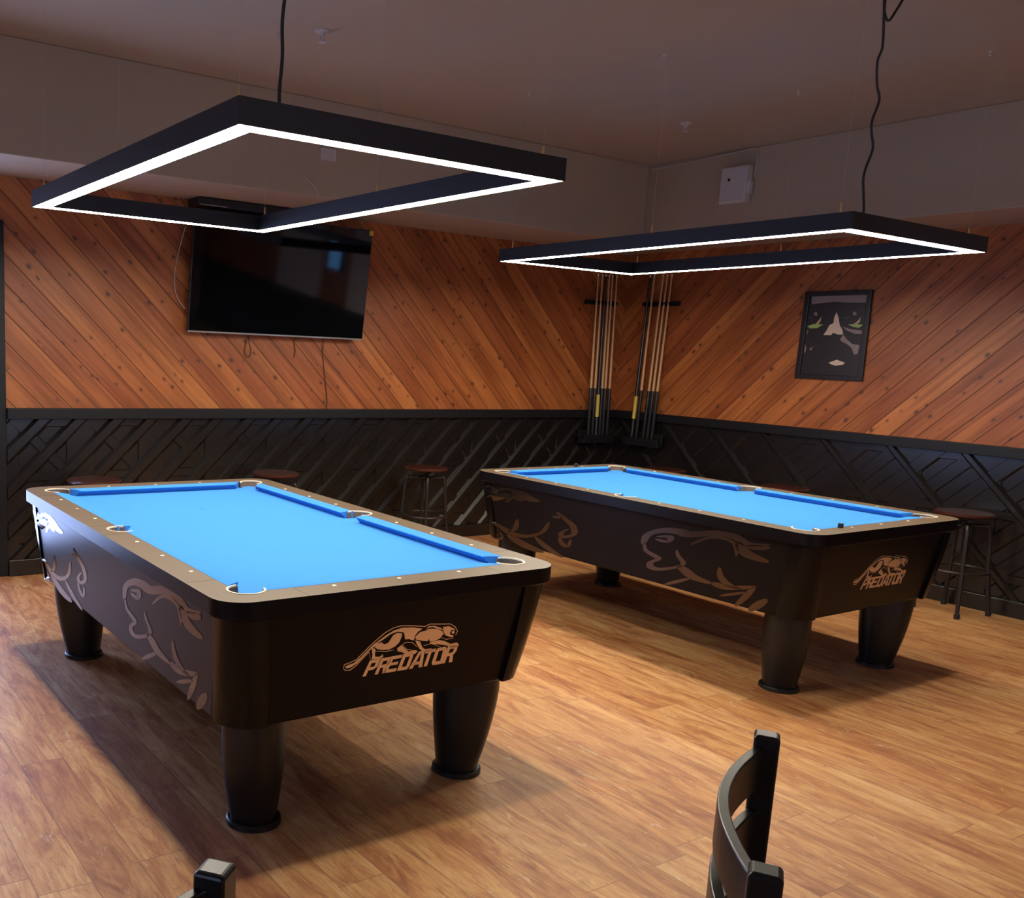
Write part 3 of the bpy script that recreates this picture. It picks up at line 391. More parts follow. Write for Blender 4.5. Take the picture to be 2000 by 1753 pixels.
SIDE_FAR = [[[1.0536,0.7023],[1.0564,0.6926],[1.0014,0.7084],[1.0291,0.7094]],[[1.0564,0.6926],[1.0457,0.6824],[0.9767,0.703],[1.0014,0.7084]],[[1.0457,0.6824],[1.0276,0.6729],[0.9525,0.6985],[0.9767,0.703]],[[1.0276,0.6729],[0.9956,0.6676],[0.9383,0.6982],[0.9525,0.6985]],[[0.9956,0.6676],[0.9386,0.6743],[0.9446,0.6988],[0.9383,0.6982]],[[0.9386,0.6743],[0.897,0.6847],[0.9306,0.7039],[0.9446,0.6988]],[[0.897,0.6847],[0.8776,0.6899],[0.8923,0.715],[0.9306,0.7039]],[[0.8776,0.6899],[0.8763,0.6899],[0.8375,0.7249],[0.8923,0.715]],[[0.8763,0.6899],[0.8652,0.6897],[0.7935,0.727],[0.8375,0.7249]],[[0.8652,0.6897],[0.8428,0.6887],[0.7602,0.7257],[0.7935,0.727]],[[0.8428,0.6887],[0.8174,0.6867],[0.7312,0.723],[0.7602,0.7257]],[[0.8174,0.6867],[0.7929,0.6845],[0.7049,0.7194],[0.7312,0.723]],[[0.7929,0.6845],[0.7704,0.6815],[0.6813,0.7146],[0.7049,0.7194]],[[0.7704,0.6815],[0.7477,0.6774],[0.6612,0.7085],[0.6813,0.7146]],[[0.7477,0.6774],[0.7233,0.6732],[0.6439,0.7027],[0.6612,0.7085]],[[0.7233,0.6732],[0.6963,0.6701],[0.6282,0.698],[0.6439,0.7027]],[[0.6963,0.6701],[0.6662,0.669],[0.6102,0.6943],[0.6282,0.698]],[[0.6662,0.669],[0.6353,0.6693],[0.5901,0.691],[0.6102,0.6943]],[[0.6353,0.6693],[0.6073,0.6707],[0.5728,0.6877],[0.5901,0.691]],[[0.6073,0.6707],[0.582,0.6747],[0.5667,0.6822],[0.5728,0.6877]],[[1.0267,0.6131],[0.9821,0.6175],[1.0508,0.6282],[1.049,0.6164]],[[0.9821,0.6175],[0.9405,0.6278],[1.0313,0.641],[1.0508,0.6282]],[[0.9405,0.6278],[0.898,0.6413],[1.0079,0.6531],[1.0313,0.641]],[[0.898,0.6413],[0.8599,0.6566],[0.9884,0.6622],[1.0079,0.6531]],[[0.8599,0.6566],[0.8312,0.6721],[0.9666,0.6716],[0.9884,0.6622]],[[0.8312,0.6721],[0.8125,0.6866],[0.9359,0.6838],[0.9666,0.6716]],[[0.8125,0.6866],[0.8055,0.6984],[0.9004,0.6959],[0.9359,0.6838]],[[0.8055,0.6984],[0.823,0.7057],[0.853,0.705],[0.9004,0.6959]],[[0.8516,0.6295],[0.8286,0.6402],[0.8681,0.6352],[0.8642,0.6279]],[[0.8286,0.6402],[0.8097,0.6538],[0.8601,0.6481],[0.8681,0.6352]],[[0.8097,0.6538],[0.7932,0.6648],[0.844,0.6627],[0.8601,0.6481]],[[0.7932,0.6648],[0.8004,0.6636],[0.8004,0.6796],[0.844,0.6627]],[[0.8004,0.6636],[0.7995,0.6624],[0.7563,0.682],[0.8004,0.6796]],[[0.7995,0.6624],[0.7729,0.6602],[0.7298,0.6768],[0.7563,0.682]],[[0.7729,0.6602],[0.7434,0.6572],[0.71,0.6699],[0.7298,0.6768]],[[0.7434,0.6572],[0.7151,0.6583],[0.7045,0.6624],[0.71,0.6699]],[[0.9906,0.4827],[0.9804,0.4739],[0.9476,0.4856],[0.9759,0.488]],[[0.9804,0.4739],[0.9573,0.4642],[0.9157,0.4793],[0.9476,0.4856]],[[0.9573,0.4642],[0.9302,0.4545],[0.8825,0.4721],[0.9157,0.4793]],[[0.9302,0.4545],[0.905,0.4464],[0.8526,0.4662],[0.8825,0.4721]],[[0.905,0.4464],[0.8841,0.4399],[0.8278,0.4615],[0.8526,0.4662]],[[0.8841,0.4399],[0.8638,0.434],[0.8055,0.4571],[0.8278,0.4615]],[[0.8638,0.434],[0.8409,0.4294],[0.7841,0.4541],[0.8055,0.4571]],[[0.8409,0.4294],[0.8133,0.4273],[0.7617,0.4531],[0.7841,0.4541]],[[0.8133,0.4273],[0.7808,0.4277],[0.7359,0.4537],[0.7617,0.4531]],[[0.7808,0.4277],[0.7449,0.4303],[0.7085,0.4556],[0.7359,0.4537]],[[0.7449,0.4303],[0.7056,0.4356],[0.6831,0.4588],[0.7085,0.4556]],[[0.7056,0.4356],[0.6646,0.4444],[0.6614,0.4631],[0.6831,0.4588]],[[0.6646,0.4444],[0.6246,0.4561],[0.6386,0.4693],[0.6614,0.4631]],[[0.6246,0.4561],[0.5862,0.4701],[0.6133,0.4778],[0.6386,0.4693]],[[0.5862,0.4701],[0.5514,0.4861],[0.5892,0.4877],[0.6133,0.4778]],[[0.5514,0.4861],[0.5237,0.5033],[0.5683,0.4988],[0.5892,0.4877]],[[0.5237,0.5033],[0.5056,0.5223],[0.549,0.515],[0.5683,0.4988]],[[0.5056,0.5223],[0.4938,0.5428],[0.5315,0.5356],[0.549,0.515]],[[0.4938,0.5428],[0.4869,0.561],[0.5163,0.5553],[0.5315,0.5356]],[[0.4869,0.561],[0.4872,0.5724],[0.5002,0.57],[0.5163,0.5553]],[[0.7656,0.5392],[0.7804,0.5237],[0.7463,0.5313],[0.7547,0.5416]],[[0.7804,0.5237],[0.79,0.5038],[0.7454,0.5138],[0.7463,0.5313]],[[0.79,0.5038],[0.7993,0.4838],[0.749,0.4945],[0.7454,0.5138]],[[0.7993,0.4838],[0.8089,0.4696],[0.7588,0.4777],[0.749,0.4945]],[[0.8089,0.4696],[0.8171,0.4639],[0.7822,0.4629],[0.7588,0.4777]],[[0.8171,0.4639],[0.8265,0.4598],[0.814,0.4516],[0.7822,0.4629]],[[0.8265,0.4598],[0.8425,0.4541],[0.8382,0.4462],[0.814,0.4516]],[[0.8425,0.4541],[0.8552,0.4473],[0.8534,0.4449],[0.8382,0.4462]],[[1.0168,0.4367],[1.0285,0.4143],[0.9433,0.442],[0.9958,0.4435]],[[1.0285,0.4143],[1.0054,0.3947],[0.9065,0.4274],[0.9433,0.442]],[[1.0054,0.3947],[0.9677,0.3801],[0.8844,0.4081],[0.9065,0.4274]],[[0.9677,0.3801],[0.9156,0.3793],[0.8954,0.3862],[0.8844,0.4081]],[[0.8551,0.4249],[0.8428,0.4103],[0.7912,0.4302],[0.8385,0.4313]],[[0.8428,0.4103],[0.8077,0.396],[0.7418,0.422],[0.7912,0.4302]],[[0.8077,0.396],[0.7643,0.3827],[0.6921,0.4123],[0.7418,0.422]],[[0.7643,0.3827],[0.7208,0.3733],[0.6496,0.4044],[0.6921,0.4123]],[[0.7208,0.3733],[0.6756,0.3687],[0.6113,0.3988],[0.6496,0.4044]],[[0.6756,0.3687],[0.6273,0.3672],[0.5733,0.3938],[0.6113,0.3988]],[[0.6273,0.3672],[0.5827,0.3684],[0.5424,0.3887],[0.5733,0.3938]],[[0.5827,0.3684],[0.543,0.3739],[0.5302,0.3803],[0.5424,0.3887]],[[0.6148,0.4583],[0.6065,0.4451],[0.5738,0.457],[0.6042,0.4621]],[[0.6065,0.4451],[0.5837,0.4301],[0.5416,0.4458],[0.5738,0.457]],[[0.5837,0.4301],[0.5549,0.415],[0.5082,0.4329],[0.5416,0.4458]],[[0.5549,0.415],[0.5246,0.4026],[0.4776,0.4215],[0.5082,0.4329]],[[0.5246,0.4026],[0.4906,0.3931],[0.4468,0.4116],[0.4776,0.4215]],[[0.4906,0.3931],[0.4524,0.3853],[0.4147,0.4017],[0.4468,0.4116]],[[0.4524,0.3853],[0.4163,0.3799],[0.3879,0.3925],[0.4147,0.4017]],[[0.4163,0.3799],[0.3849,0.3791],[0.3759,0.3831],[0.3879,0.3925]],[[0.438,0.6397],[0.4309,0.6319],[0.4091,0.6395],[0.4276,0.6433]],[[0.4309,0.6319],[0.4154,0.6227],[0.388,0.6323],[0.4091,0.6395]],[[0.4154,0.6227],[0.3975,0.6128],[0.3658,0.624],[0.388,0.6323]],[[0.3975,0.6128],[0.381,0.6036],[0.3459,0.6162],[0.3658,0.624]],[[0.381,0.6036],[0.3656,0.596],[0.3279,0.6098],[0.3459,0.6162]],[[0.3656,0.596],[0.3502,0.589],[0.3099,0.6037],[0.3279,0.6098]],[[0.3502,0.589],[0.3369,0.5818],[0.2936,0.5968],[0.3099,0.6037]],[[0.3369,0.5818],[0.3275,0.5735],[0.2812,0.5881],[0.2936,0.5968]],[[0.3275,0.5735],[0.3209,0.5628],[0.2726,0.577],[0.2812,0.5881]],[[0.3209,0.5628],[0.3164,0.5505],[0.2668,0.5642],[0.2726,0.577]],[[0.3164,0.5505],[0.3159,0.5386],[0.2657,0.5508],[0.2668,0.5642]],[[0.3159,0.5386],[0.3197,0.5303],[0.2725,0.5373],[0.2657,0.5508]],[[0.3197,0.5303],[0.3272,0.5257],[0.2956,0.5224],[0.2725,0.5373]],[[0.3272,0.5257],[0.3417,0.52],[0.3281,0.5095],[0.2956,0.5224]],[[0.3417,0.52],[0.3584,0.515],[0.3604,0.5001],[0.3281,0.5095]],[[0.3584,0.515],[0.3642,0.5133],[0.3911,0.4945],[0.3604,0.5001]],[[0.3642,0.5133],[0.3667,0.5137],[0.4101,0.4968],[0.3911,0.4945]],[[0.3667,0.5137],[0.3729,0.5173],[0.4174,0.5035],[0.4101,0.4968]],[[0.3729,0.5173],[0.3762,0.523],[0.4184,0.5122],[0.4174,0.5035]],[[0.3762,0.523],[0.376,0.5281],[0.4127,0.522],[0.4184,0.5122]],[[0.376,0.5281],[0.3694,0.534],[0.3965,0.533],[0.4127,0.522]],[[0.3694,0.534],[0.3548,0.5429],[0.3746,0.5439],[0.3965,0.533]],[[0.3548,0.5429],[0.3387,0.552],[0.3534,0.5532],[0.3746,0.5439]],[[0.3387,0.552],[0.3299,0.5586],[0.3369,0.5592],[0.3534,0.5532]],[[0.4107,0.4995],[0.4165,0.4912],[0.3935,0.4977],[0.4022,0.5019]],[[0.4165,0.4912],[0.418,0.481],[0.3882,0.4897],[0.3935,0.4977]],[[0.418,0.481],[0.4169,0.4704],[0.3823,0.4811],[0.3882,0.4897]],[[0.4169,0.4704],[0.4119,0.4616],[0.3748,0.4743],[0.3823,0.4811]],[[0.4119,0.4616],[0.4016,0.4541],[0.3638,0.4682],[0.3748,0.4743]],[[0.4016,0.4541],[0.3873,0.4472],[0.3503,0.4621],[0.3638,0.4682]],[[0.3873,0.4472],[0.3706,0.443],[0.3387,0.4586],[0.3503,0.4621]],[[0.3706,0.443],[0.332,0.4505],[0.3542,0.453],[0.3387,0.4586]],[[0.332,0.4505],[0.3183,0.464],[0.3514,0.457],[0.3542,0.453]],[[0.3183,0.464],[0.3138,0.4784],[0.3426,0.4716],[0.3514,0.457]],[[0.3138,0.4784],[0.3121,0.4926],[0.3341,0.4873],[0.3426,0.4716]],[[0.3121,0.4926],[0.3154,0.5011],[0.3236,0.4992],[0.3341,0.4873]],[[0.4701,0.6057],[0.4614,0.6008],[0.4393,0.6183],[0.4647,0.61]],[[0.4614,0.6008],[0.4385,0.6017],[0.4129,0.6222],[0.4393,0.6183]],[[0.4385,0.6017],[0.412,0.6057],[0.3904,0.623],[0.4129,0.6222]],[[0.412,0.6057],[0.3872,0.6139],[0.382,0.6181],[0.3904,0.623]]]
NX, NY = .489, .978                      # cushion nose half width and half length
HX, HY = .650, 1.139                     # rail outside
ZBOT = .385                              # underside of the cabinet
side_x = lambda z: .617-(.74-z)*.09      # long side panel, nearly upright
end_y = lambda z: 1.113-(.74-z)*.15
bulge_z = lambda z: .006*math.sin(PI*min(1, max(0, (.736-z)/(.736-ZBOT))))
post_x = lambda z: .6225-(.74-z)*.092+bulge_z(z)*.4      # corner posts taper and round off towards the legs
post_y = lambda z: 1.119-(.74-z)*.13+bulge_z(z)
post_r = lambda z: .072+(.74-z)*.13
def surf_x(a, z):
    """outermost x of the long side at lengthwise position a"""
    hy, rr, a = post_y(z), post_r(z), abs(a)
    if a < hy-.118: return side_x(z)
    if a < hy-rr: return post_x(z)
    return post_x(z)-rr+math.sqrt(max(0, rr*rr-(a-(hy-rr))**2))
def pocket_loop(off, c1, r1, c2, r2):
    """closed inner outline of the rail: straight lines at 'off' outside the nose, broken by pocket circles"""
    X, Y = NX+off, NY+off; out = []
    def arc(cx, cy, r, a0, a1, n=14):
        return [(cx+r*math.cos(a0+(a1-a0)*i/n), cy+r*math.sin(a0+(a1-a0)*i/n)) for i in range(n+1)]
    cx, cy = NX+c1, NY+c1; k = math.sqrt(max(r1*r1-(X-cx)**2, 0)); a = math.atan2(-k, X-cx)
    sx = NX+c2; ks = math.sqrt(max(r2*r2-(X-sx)**2, 0)); b = math.atan2(-ks, X-sx)
    right_side = arc(sx, 0, r2, b, -b) if b > -PI else []
    corner = arc(cx, cy, r1, a, PI/2-a)
    q1 = corner                                    # from right line round to top line
    out += right_side + q1
    out += [(-x, y) for x, y in q1[::-1]] + [(-x, y) for x, y in right_side[::-1]]
    out += [(-x, -y) for x, y in q1] + [(x, -y) for x, y in q1[::-1]]
    return out
def make_table():
    root = empty('pool_table', (.618, 3.163, 0), 'pool table', 'pool table')
    # top rail
    bm = bmesh.new(); prism(bm, [rrect(HX, HY, .100, 12), pocket_loop(.0575, .026, .056, .056, .056)], .748, .800)
    rail = obj('top_rail', bm, [M['rail'], M['cabinet']], root, bevel=.003)
    for p in rail.data.polygons:
        if abs(p.normal.z) < .5 and (abs(p.center.x) > NX+.10 or abs(p.center.y) > NY+.10): p.material_index = 1  # outer sides take the dark laminate, only the top keeps the lit brown
    # dark seams between the rail lengths and corner castings
    def seam(p, q, w):
        """thin dark joint from inner point p to outer point q"""
        p, q = Vector(p), Vector(q); n = Vector((-(q-p).y, (q-p).x)).normalized()*w/2; bm = bmesh.new(); rs = []
        for c, z in ((p, .8002), (q, .8002)): rs.append([(c.x-n.x, c.y-n.y, z-.004), (c.x+n.x, c.y+n.y, z-.004), (c.x+n.x, c.y+n.y, z+.0001), (c.x-n.x, c.y-n.y, z+.0001)])
        rings(bm, rs); obj('rail_seam', bm, M['cabinet'], rail)
    for sx in (-1, 1):
        for sy in (-1, 1):
            seam((sx*(NX+.062), sy*(NY-.115)), (sx*(HX-.004), sy*(NY-.115)), .0010)
            seam((sx*(NX-.115), sy*(NY+.062)), (sx*(NX-.115), sy*(HY-.004)), .0010)
            seam((sx*(NX+.062), sy*.085), (sx*(HX-.004), sy*.085), .0010)
    # slate with cloth
    bm = bmesh.new(); prism(bm, [pocket_loop(.056, .020, .060, .052, .056)], .740, .770)
    obj('cloth_bed', bm, M['felt'], root)
    bm = bmesh.new(); lathe(bm, [(.011, .7700), (.011, .7706)], 0, NY/2, 20); obj('foot_spot', bm, M['spot'], root)
    # cushions
    def cushion(p0, p1, q0, q1):
        """p nose ends, q back ends (2D)"""
        bm = bmesh.new()
        def lerp(a, b, t): return (a[0]+(b[0]-a[0])*t, a[1]+(b[1]-a[1])*t)
        rs = []
        for a, b in ((p0, q0), (p1, q1)):
            r = [(*lerp(a, b, .0), .7950), (*lerp(a, b, .015), .7925), (*lerp(a, b, .40), .7702), (*lerp(a, b, 1), .7702), (*lerp(a, b, 1.0), .8006), (*lerp(a, b, .6), .8008), (*lerp(a, b, .05), .7975)]
            rs.append(r)
        rings(bm, rs); return obj('cushion', bm, M['felt'], root)
    bk = .0585
    for sx in (-1, 1):
        for sy in (-1, 1):
            cushion((sx*NX, sy*.062), (sx*NX, sy*(NY-.078)), (sx*(NX+bk), sy*.052), (sx*(NX+bk), sy*(NY-.030)))
    for sy in (-1, 1):
        cushion((-(NX-.078), sy*NY), ((NX-.078), sy*NY), (-(NX-.030), sy*(NY+bk)), ((NX-.030), sy*(NY+bk)))
    # pockets: ivory liner, leather wall and black cup
    def pocket(cx, cy, r, a0, a1):
        e = bpy.data.objects.new('pocket', None); 
        bm = bmesh.new(); n = 22; ring = []
        for i in range(n+1):
            a = a0+(a1-a0)*i/n; c, s = math.cos(a), math.sin(a)
            ring.append([(cx+r*f*c, cy+r*f*s, z) for f, z in (((r+.0035)/r, .7950), ((r+.0035)/r, .8018), (1-.0025/r, .8018), (1-.0025/r, .7965), (1+.001/r, .7950))])
        rings(bm, ring); liner = obj('pocket_liner', bm, M['ivory'], root, True)
        bm = bmesh.new(); ring = []
        for i in range(n+1):
            a = a0-.12+(a1-a0+.24)*i/n; c, s = math.cos(a), math.sin(a)
            ring.append([(cx+(r+o)*c, cy+(r+o)*s, z) for o, z in ((-.001, .7970), (-.003, .765), (-.003, .752), (.002, .752), (.003, .765), (.003, .7970))])
        rings(bm, ring); obj('pocket_wall', bm, M['cup'], liner, True)
        bm = bmesh.new(); lathe(bm, [(r*.93, .752), (r*.88, .70), (r*.6, .675), (.002, .672), (.001, .674), (r*.58, .678), (r*.85, .702), (r*.90, .752)], cx, cy, 28)
        obj('pocket_cup', bm, M['hole'], liner, True)
    r = .056
    for sx in (-1, 1):
        for sy in (-1, 1):
            cx, cy = sx*(NX+.026), sy*(NY+.026); base = math.atan2(sy, sx); k = math.atan2(-math.sqrt(r*r-.02*.02), .02)
            half = PI/4-k; pocket(cx, cy, r, base-half-.25, base+half+.25)
        base = 0 if sx > 0 else PI; h = PI-math.acos(.010/r)
        pocket(sx*(NX+.056), 0, r, base-h-.22, base+h+.22)
    # sights
    def sight(x, y):
        bm = bmesh.new(); lathe(bm, [(.0072, .7990), (.0072, .8006), (.006, .8010)], x, y, 14); obj('sight', bm, M['sight'], root)
    for k in (-3, -2, -1, 1, 2, 3):
        for s in (-1, 1): sight(s*(NX+.0856), k*NY/4)
    for k in (-1, 0, 1):
        for s in (-1, 1): sight(k*NX/2, s*(NY+.0856))
    # cabinet
    bm = bmesh.new(); zs = [.748, .742, .60, .48, .42, .392, ZBOT]
    rs = []
    for z in zs:
        ins = .005 if z < .386 else 0
        rs.append([(x, y, z) for x, y in rrect(side_x(z)-ins, end_y(z)-ins, post_r(z)+.02, 8)])
    rings(bm, rs); cab = obj('cabinet', bm, M['cabinet'], root, False)
    bm = bmesh.new(); rings(bm, [[(x, y, z) for x, y in rrect(hx, hy, .095, 10)] for hx, hy, z in ((.641, 1.130, .7480), (.641, 1.130, .7430), (.634, 1.122, .737), (.620, 1.108, .7365))], True)
    obj('apron', bm, M['cabinet'], root)
    for sx in (-1, 1):
        for sy in (-1, 1):
            bm = bmesh.new(); rs = []
            for z in (.736, .68, .62, .56, .50, .44, .40, ZBOT):
                hx, hy, rr = post_x(z), post_y(z), post_r(z); wx, wy, n = .125, .118, 12
                L_ = [(hx, hy-wy)] + [(hx-rr+rr*math.cos(a), hy-rr+rr*math.sin(a)) for a in [PI/2*i/n for i in range(0, n+1)]] + [(hx-wx, hy)]
                ri = rr-.03
                L_ += [(hx-wx, end_y(z)-.012)] + [(hx-rr+ri*math.cos(a), hy-rr+ri*math.sin(a)) for a in [PI/2*i/n for i in range(n, -1, -1)]] + [(side_x(z)-.012, hy-wy)]
                rs.append([(sx*x, sy*y, z) for x, y in L_])
            rings(bm, rs); p = obj('corner_post', bm, M['post'], root, True)
    # decals
    def decal(name, polys, m, place, parent):
        bm = bmesh.new()
        for poly in polys:
            tr = tessellate_polygon([[Vector((a, b, 0)) for a, b in poly]])
            A = [bm.verts.new(place(a, b, .0001)) for a, b in poly]; B = [bm.verts.new(place(a, b, .0005)) for a, b in poly]
            for t in tr:
                try: bm.faces.new([A[i] for i in t]); bm.faces.new([B[i] for i in t])
                except ValueError: pass
            for i in range(len(A)):
                j = (i+1) % len(A)
                try: bm.faces.new((A[i], A[j], B[j], B[i]))
                except ValueError: pass
        o = bpy.data.meshes.new(name); bmesh.ops.recalc_face_normals(bm, faces=bm.faces); bm.to_mesh(o); bm.free(); o.materials.append(m)
        ob = bpy.data.objects.new(name, o); COL.objects.link(ob); ob.parent = parent; return ob
    decal('brand_logo', LOGO, M['logo'], lambda a, b, h: (a, -end_y(b)-h-.0005, b), cab)
    for part in (SIDE_NEAR, SIDE_FAR):
        decal('cat_artwork', [[(x, min(z, .734)) for x, z in p] for p in part], M['foil'], lambda a, b, h: (-surf_x(a, b)-.0006-h, a, b), cab)
    # legs
    for sx in (-1, 1):
        for sy in (-1, 1):
            bm = bmesh.new(); rs = []
            d = Vector((sx, sy)).normalized(); e = Vector((-d.y, d.x))
            for z, L_, Wd, off in ((.386, .119, .097, .017), (.33, .119, .097, .017), (.27, .115, .096, .015), (.21, .108, .093, .012), (.15, .099, .088, .009), (.09, .088, .081, .005), (.05, .080, .076, .002), (.018, .073, .072, 0)):
                ring = []
                for i in range(28):
                    a = 2*PI*i/28; ca, sa = math.cos(a), math.sin(a); q = .78
                    u = L_*math.copysign(abs(ca)**q, ca)+off; v = Wd*math.copysign(abs(sa)**q, sa)
                    ring.append((sx*.419+d.x*u+e.x*v, sy*.911+d.y*u+e.y*v, z))
                rs.append(ring)
            rings(bm, rs); lg = obj('leg', bm, M['leg'], root, True)
            bm = bmesh.new(); lathe(bm, [(.060, .0225), (.084, .021), (.089, .016), (.090, .003), (.086, 0)], sx*.419, sy*.911, 36); obj('foot_pad', bm, M['leg'], lg)
    return root
T1 = make_table()
T1['label'] = 'blue cloth pool table at the left, nearer the camera, pale cat artwork on its side'
T1['group'] = 'pool tables'
refresh(); T2 = copy_tree(T1); T2.location = (3.434, 3.164, 0)
T2['label'] = 'blue cloth pool table at the right, farther away, standing before the framed portrait wall'

# ------------------------------------------------------------------ pendant lights
def make_light(name, cx, cy, cz, a, b, g, label, cord_top, cord_pts):
    w, l, h, t = 1.195, 2.152, .072, .074
    mw = Matrix.Translation((cx, cy, cz)) @ Matrix.Rotation(g, 4, 'Z') @ Matrix.Rotation(b, 4, 'X') @ Matrix.Rotation(-a, 4, 'Y')
    root = empty(name, (cx, cy, cz), label, 'pendant light', 'rectangular light frames over the pool tables')
    root.matrix_world = mw
    bm = bmesh.new()
    def ringrect(z0, z1, o, i): prism(bm, [[(-w/2+o, -l/2+o), (w/2-o, -l/2+o), (w/2-o, l/2-o), (-w/2+o, l/2-o)], [(-w/2+i, -l/2+i), (w/2-i, -l/2+i), (w/2-i, l/2-i), (-w/2+i, l/2-i)]], z0, z1)
    ringrect(0, h, 0, .0043); ringrect(0, h, t-.0043, t); ringrect(h-.003, h, .0043, t-.0043)
    obj('light_frame', bm, M['lampblack'], root)
    bm = bmesh.new(); prism(bm, [[(-w/2+.0045, -l/2+.0045), (w/2-.0045, -l/2+.0045), (w/2-.0045, l/2-.0045), (-w/2+.0045, l/2-.0045)], [(-w/2+t-.0045, -l/2+t-.0045), (w/2-t+.0045, -l/2+t-.0045), (w/2-t+.0045, l/2-t+.0045), (-w/2+t-.0045, l/2-t+.0045)]], .0004, .006)
    obj('led_diffuser', bm, M['led'], root)
    inv = mw.inverted()
    for sx in (-1, 1):
        for ky in (-.93, -.02, .93):
            x, y = sx*(w/2-t/2), ky*(l/2)
            bm = bmesh.new(); tube(bm, [(x, y, h-.001), (x, y, h+.014), (x, y, h+.045)], [.005, .005, .0035], 10); hk = obj('cable_gripper', bm, M['brass'], root, True)
            P = mw @ Vector((x, y, h+.045)); Q = inv @ Vector((P.x, P.y, ZC))
            bm = bmesh.new(); tube(bm, [(x, y, h+.044), tuple(Q)], .0005, 5); obj('suspension_cable', bm, M['wire'], hk)
    bm = bmesh.new(); tube(bm, [tuple(inv @ p) for p in smooth_path(cord_pts, 6)], .0052, 8); obj('power_cord', bm, M['cord'], root, True)
    return root
make_light('pendant_light', .613, 3.178, 2.095, .001, .006, -.001, 'black rectangular light frame hanging over the left pool table', None,
    [(.172, 2.17, 2.155), (.170, 2.17, 2.21), (.176, 2.17, 2.30), (.170, 2.165, 2.39), (.176, 2.16, 2.50), (.168, 2.16, 2.65), (.175, 2.16, 2.80), (.172, 2.16, 2.95), (.172, 2.16, ZC)])
make_light('pendant_light', 3.425, 3.162, 2.096, .007, -.005, .014, 'black rectangular light frame hanging over the right pool table, wavy cord at its near end', None,
    [(3.006, 2.13, 2.157), (3.007, 2.13, 2.196), (2.990, 2.13, 2.26), (2.974, 2.13, 2.318), (2.982, 2.13, 2.365), (3.016, 2.13, 2.449), (2.992, 2.13, 2.508), (2.985, 2.13, 2.558), (3.018, 2.13, 2.646), (2.987, 2.13, 2.702), (2.969, 2.13, 2.79), (2.992, 2.13, 2.855),
     (2.972, 2.13, 2.975), (2.962, 2.13, 3.02), (2.985, 2.14, 3.045), (2.975, 2.13, 2.985), (3.012, 2.13, 2.958), (3.06, 2.13, 3.01), (3.10, 2.13, ZC)])

# ------------------------------------------------------------------ television, box above it and cables
tv = empty('television', (2.11, 5.70, 1.60), 'black flat television tilted forward on the back wall', 'television')
tv.rotation_euler = (math.radians(-5.9)*-1, 0, 0)
bm = mbox(-.703, .703, 0, .035, 0, .79); obj('tv_case', bm, M['bezel'], tv, bevel=.004)
obj('screen', mbox(-.698, .698, -.0015, .002, .009, .785), M['screen'], tv)
obj('bottom_edge', mbox(-.703, .703, -.003, .004, -.004, .0065), M['silver'], tv, bevel=.001)
bm = bmesh.new(); box(bm, -.25, .25, .035, .075, .25, .55); obj('wall_bracket', bm, M['bezel'], tv)
obj('energy_tag', mbox(.672, .706, -.004, -.0015, .752, .785), M['yellow'], tv)
tv.rotation_euler = (math.radians(5.9), 0, 0)
sb = obj('dark_box', mbox(-.5, .5, -.09, .09, 0, .052), M['bezel'], None, bevel=.004); sb.location = (1.93, 5.695, 2.412)  # slim dark box filling the strip between television and soffit
tag(sb, 'slim black box above the television, under the soffit', 'cable box')
obj('box_edge', mbox(-.49, -.30, -.092, -.089, .004, .008), M['silver'], sb)
def wire(label, pts, r, m, name='cable', k=5):
    bm = bmesh.new(); tube(bm, smooth_path(pts, k), r, 6); o = obj(name, bm, m, None, True); tag(o, label, 'cable'); return o
wire('thin pale cable looping out at the left of the television', [(1.40, 5.74, 2.30), (1.365, 5.79, 2.10), (1.345, 5.795, 1.95), (1.36, 5.79, 1.83), (1.41, 5.765, 1.75)], .003, M['wire'])
wire('brown cable running straight down from the television to the wainscot', [(2.53, 5.77, 1.63), (2.53, 5.797, 1.5), (2.56, 5.797, 1.3), (2.585, 5.797, 1.15), (2.585, 5.797, 1.078)], .004, M['brownwire'])
wire('short brown cable loop under the left half of the television', [(1.90, 5.76, 1.63), (1.895, 5.795, 1.55), (1.885, 5.796, 1.47), (1.915, 5.796, 1.44), (1.935, 5.796, 1.48), (1.915, 5.796, 1.56), (1.905, 5.77, 1.63)], .0035, M['brownwire'])
wire('short brown cable hanging under the middle of the television', [(2.29, 5.77, 1.63), (2.285, 5.796, 1.55), (2.295, 5.796, 1.50), (2.288, 5.796, 1.45)], .0035, M['brownwire'])
wire('pale cable end poking from the soffit above the television', [(1.92, 5.09, 2.58), (1.99, 5.085, 2.53), (2.03, 5.09, 2.472)], .004, M['wire'])

# ------------------------------------------------------------------ framed portrait
fp = empty('framed_poster', (XR, 3.80, 1.767), 'black framed dark portrait poster on the right wall', 'framed poster')
bm = bmesh.new()
prism(bm, [[(-.26, -.322), (.256, -.322), (.248, .322), (-.252, .322)], [(-.222, -.288), (.220, -.288), (.214, .288), (-.216, .288)]], .0, .026)
def place_poster(o): o.rotation_euler = (PI/2, 0, -PI/2)
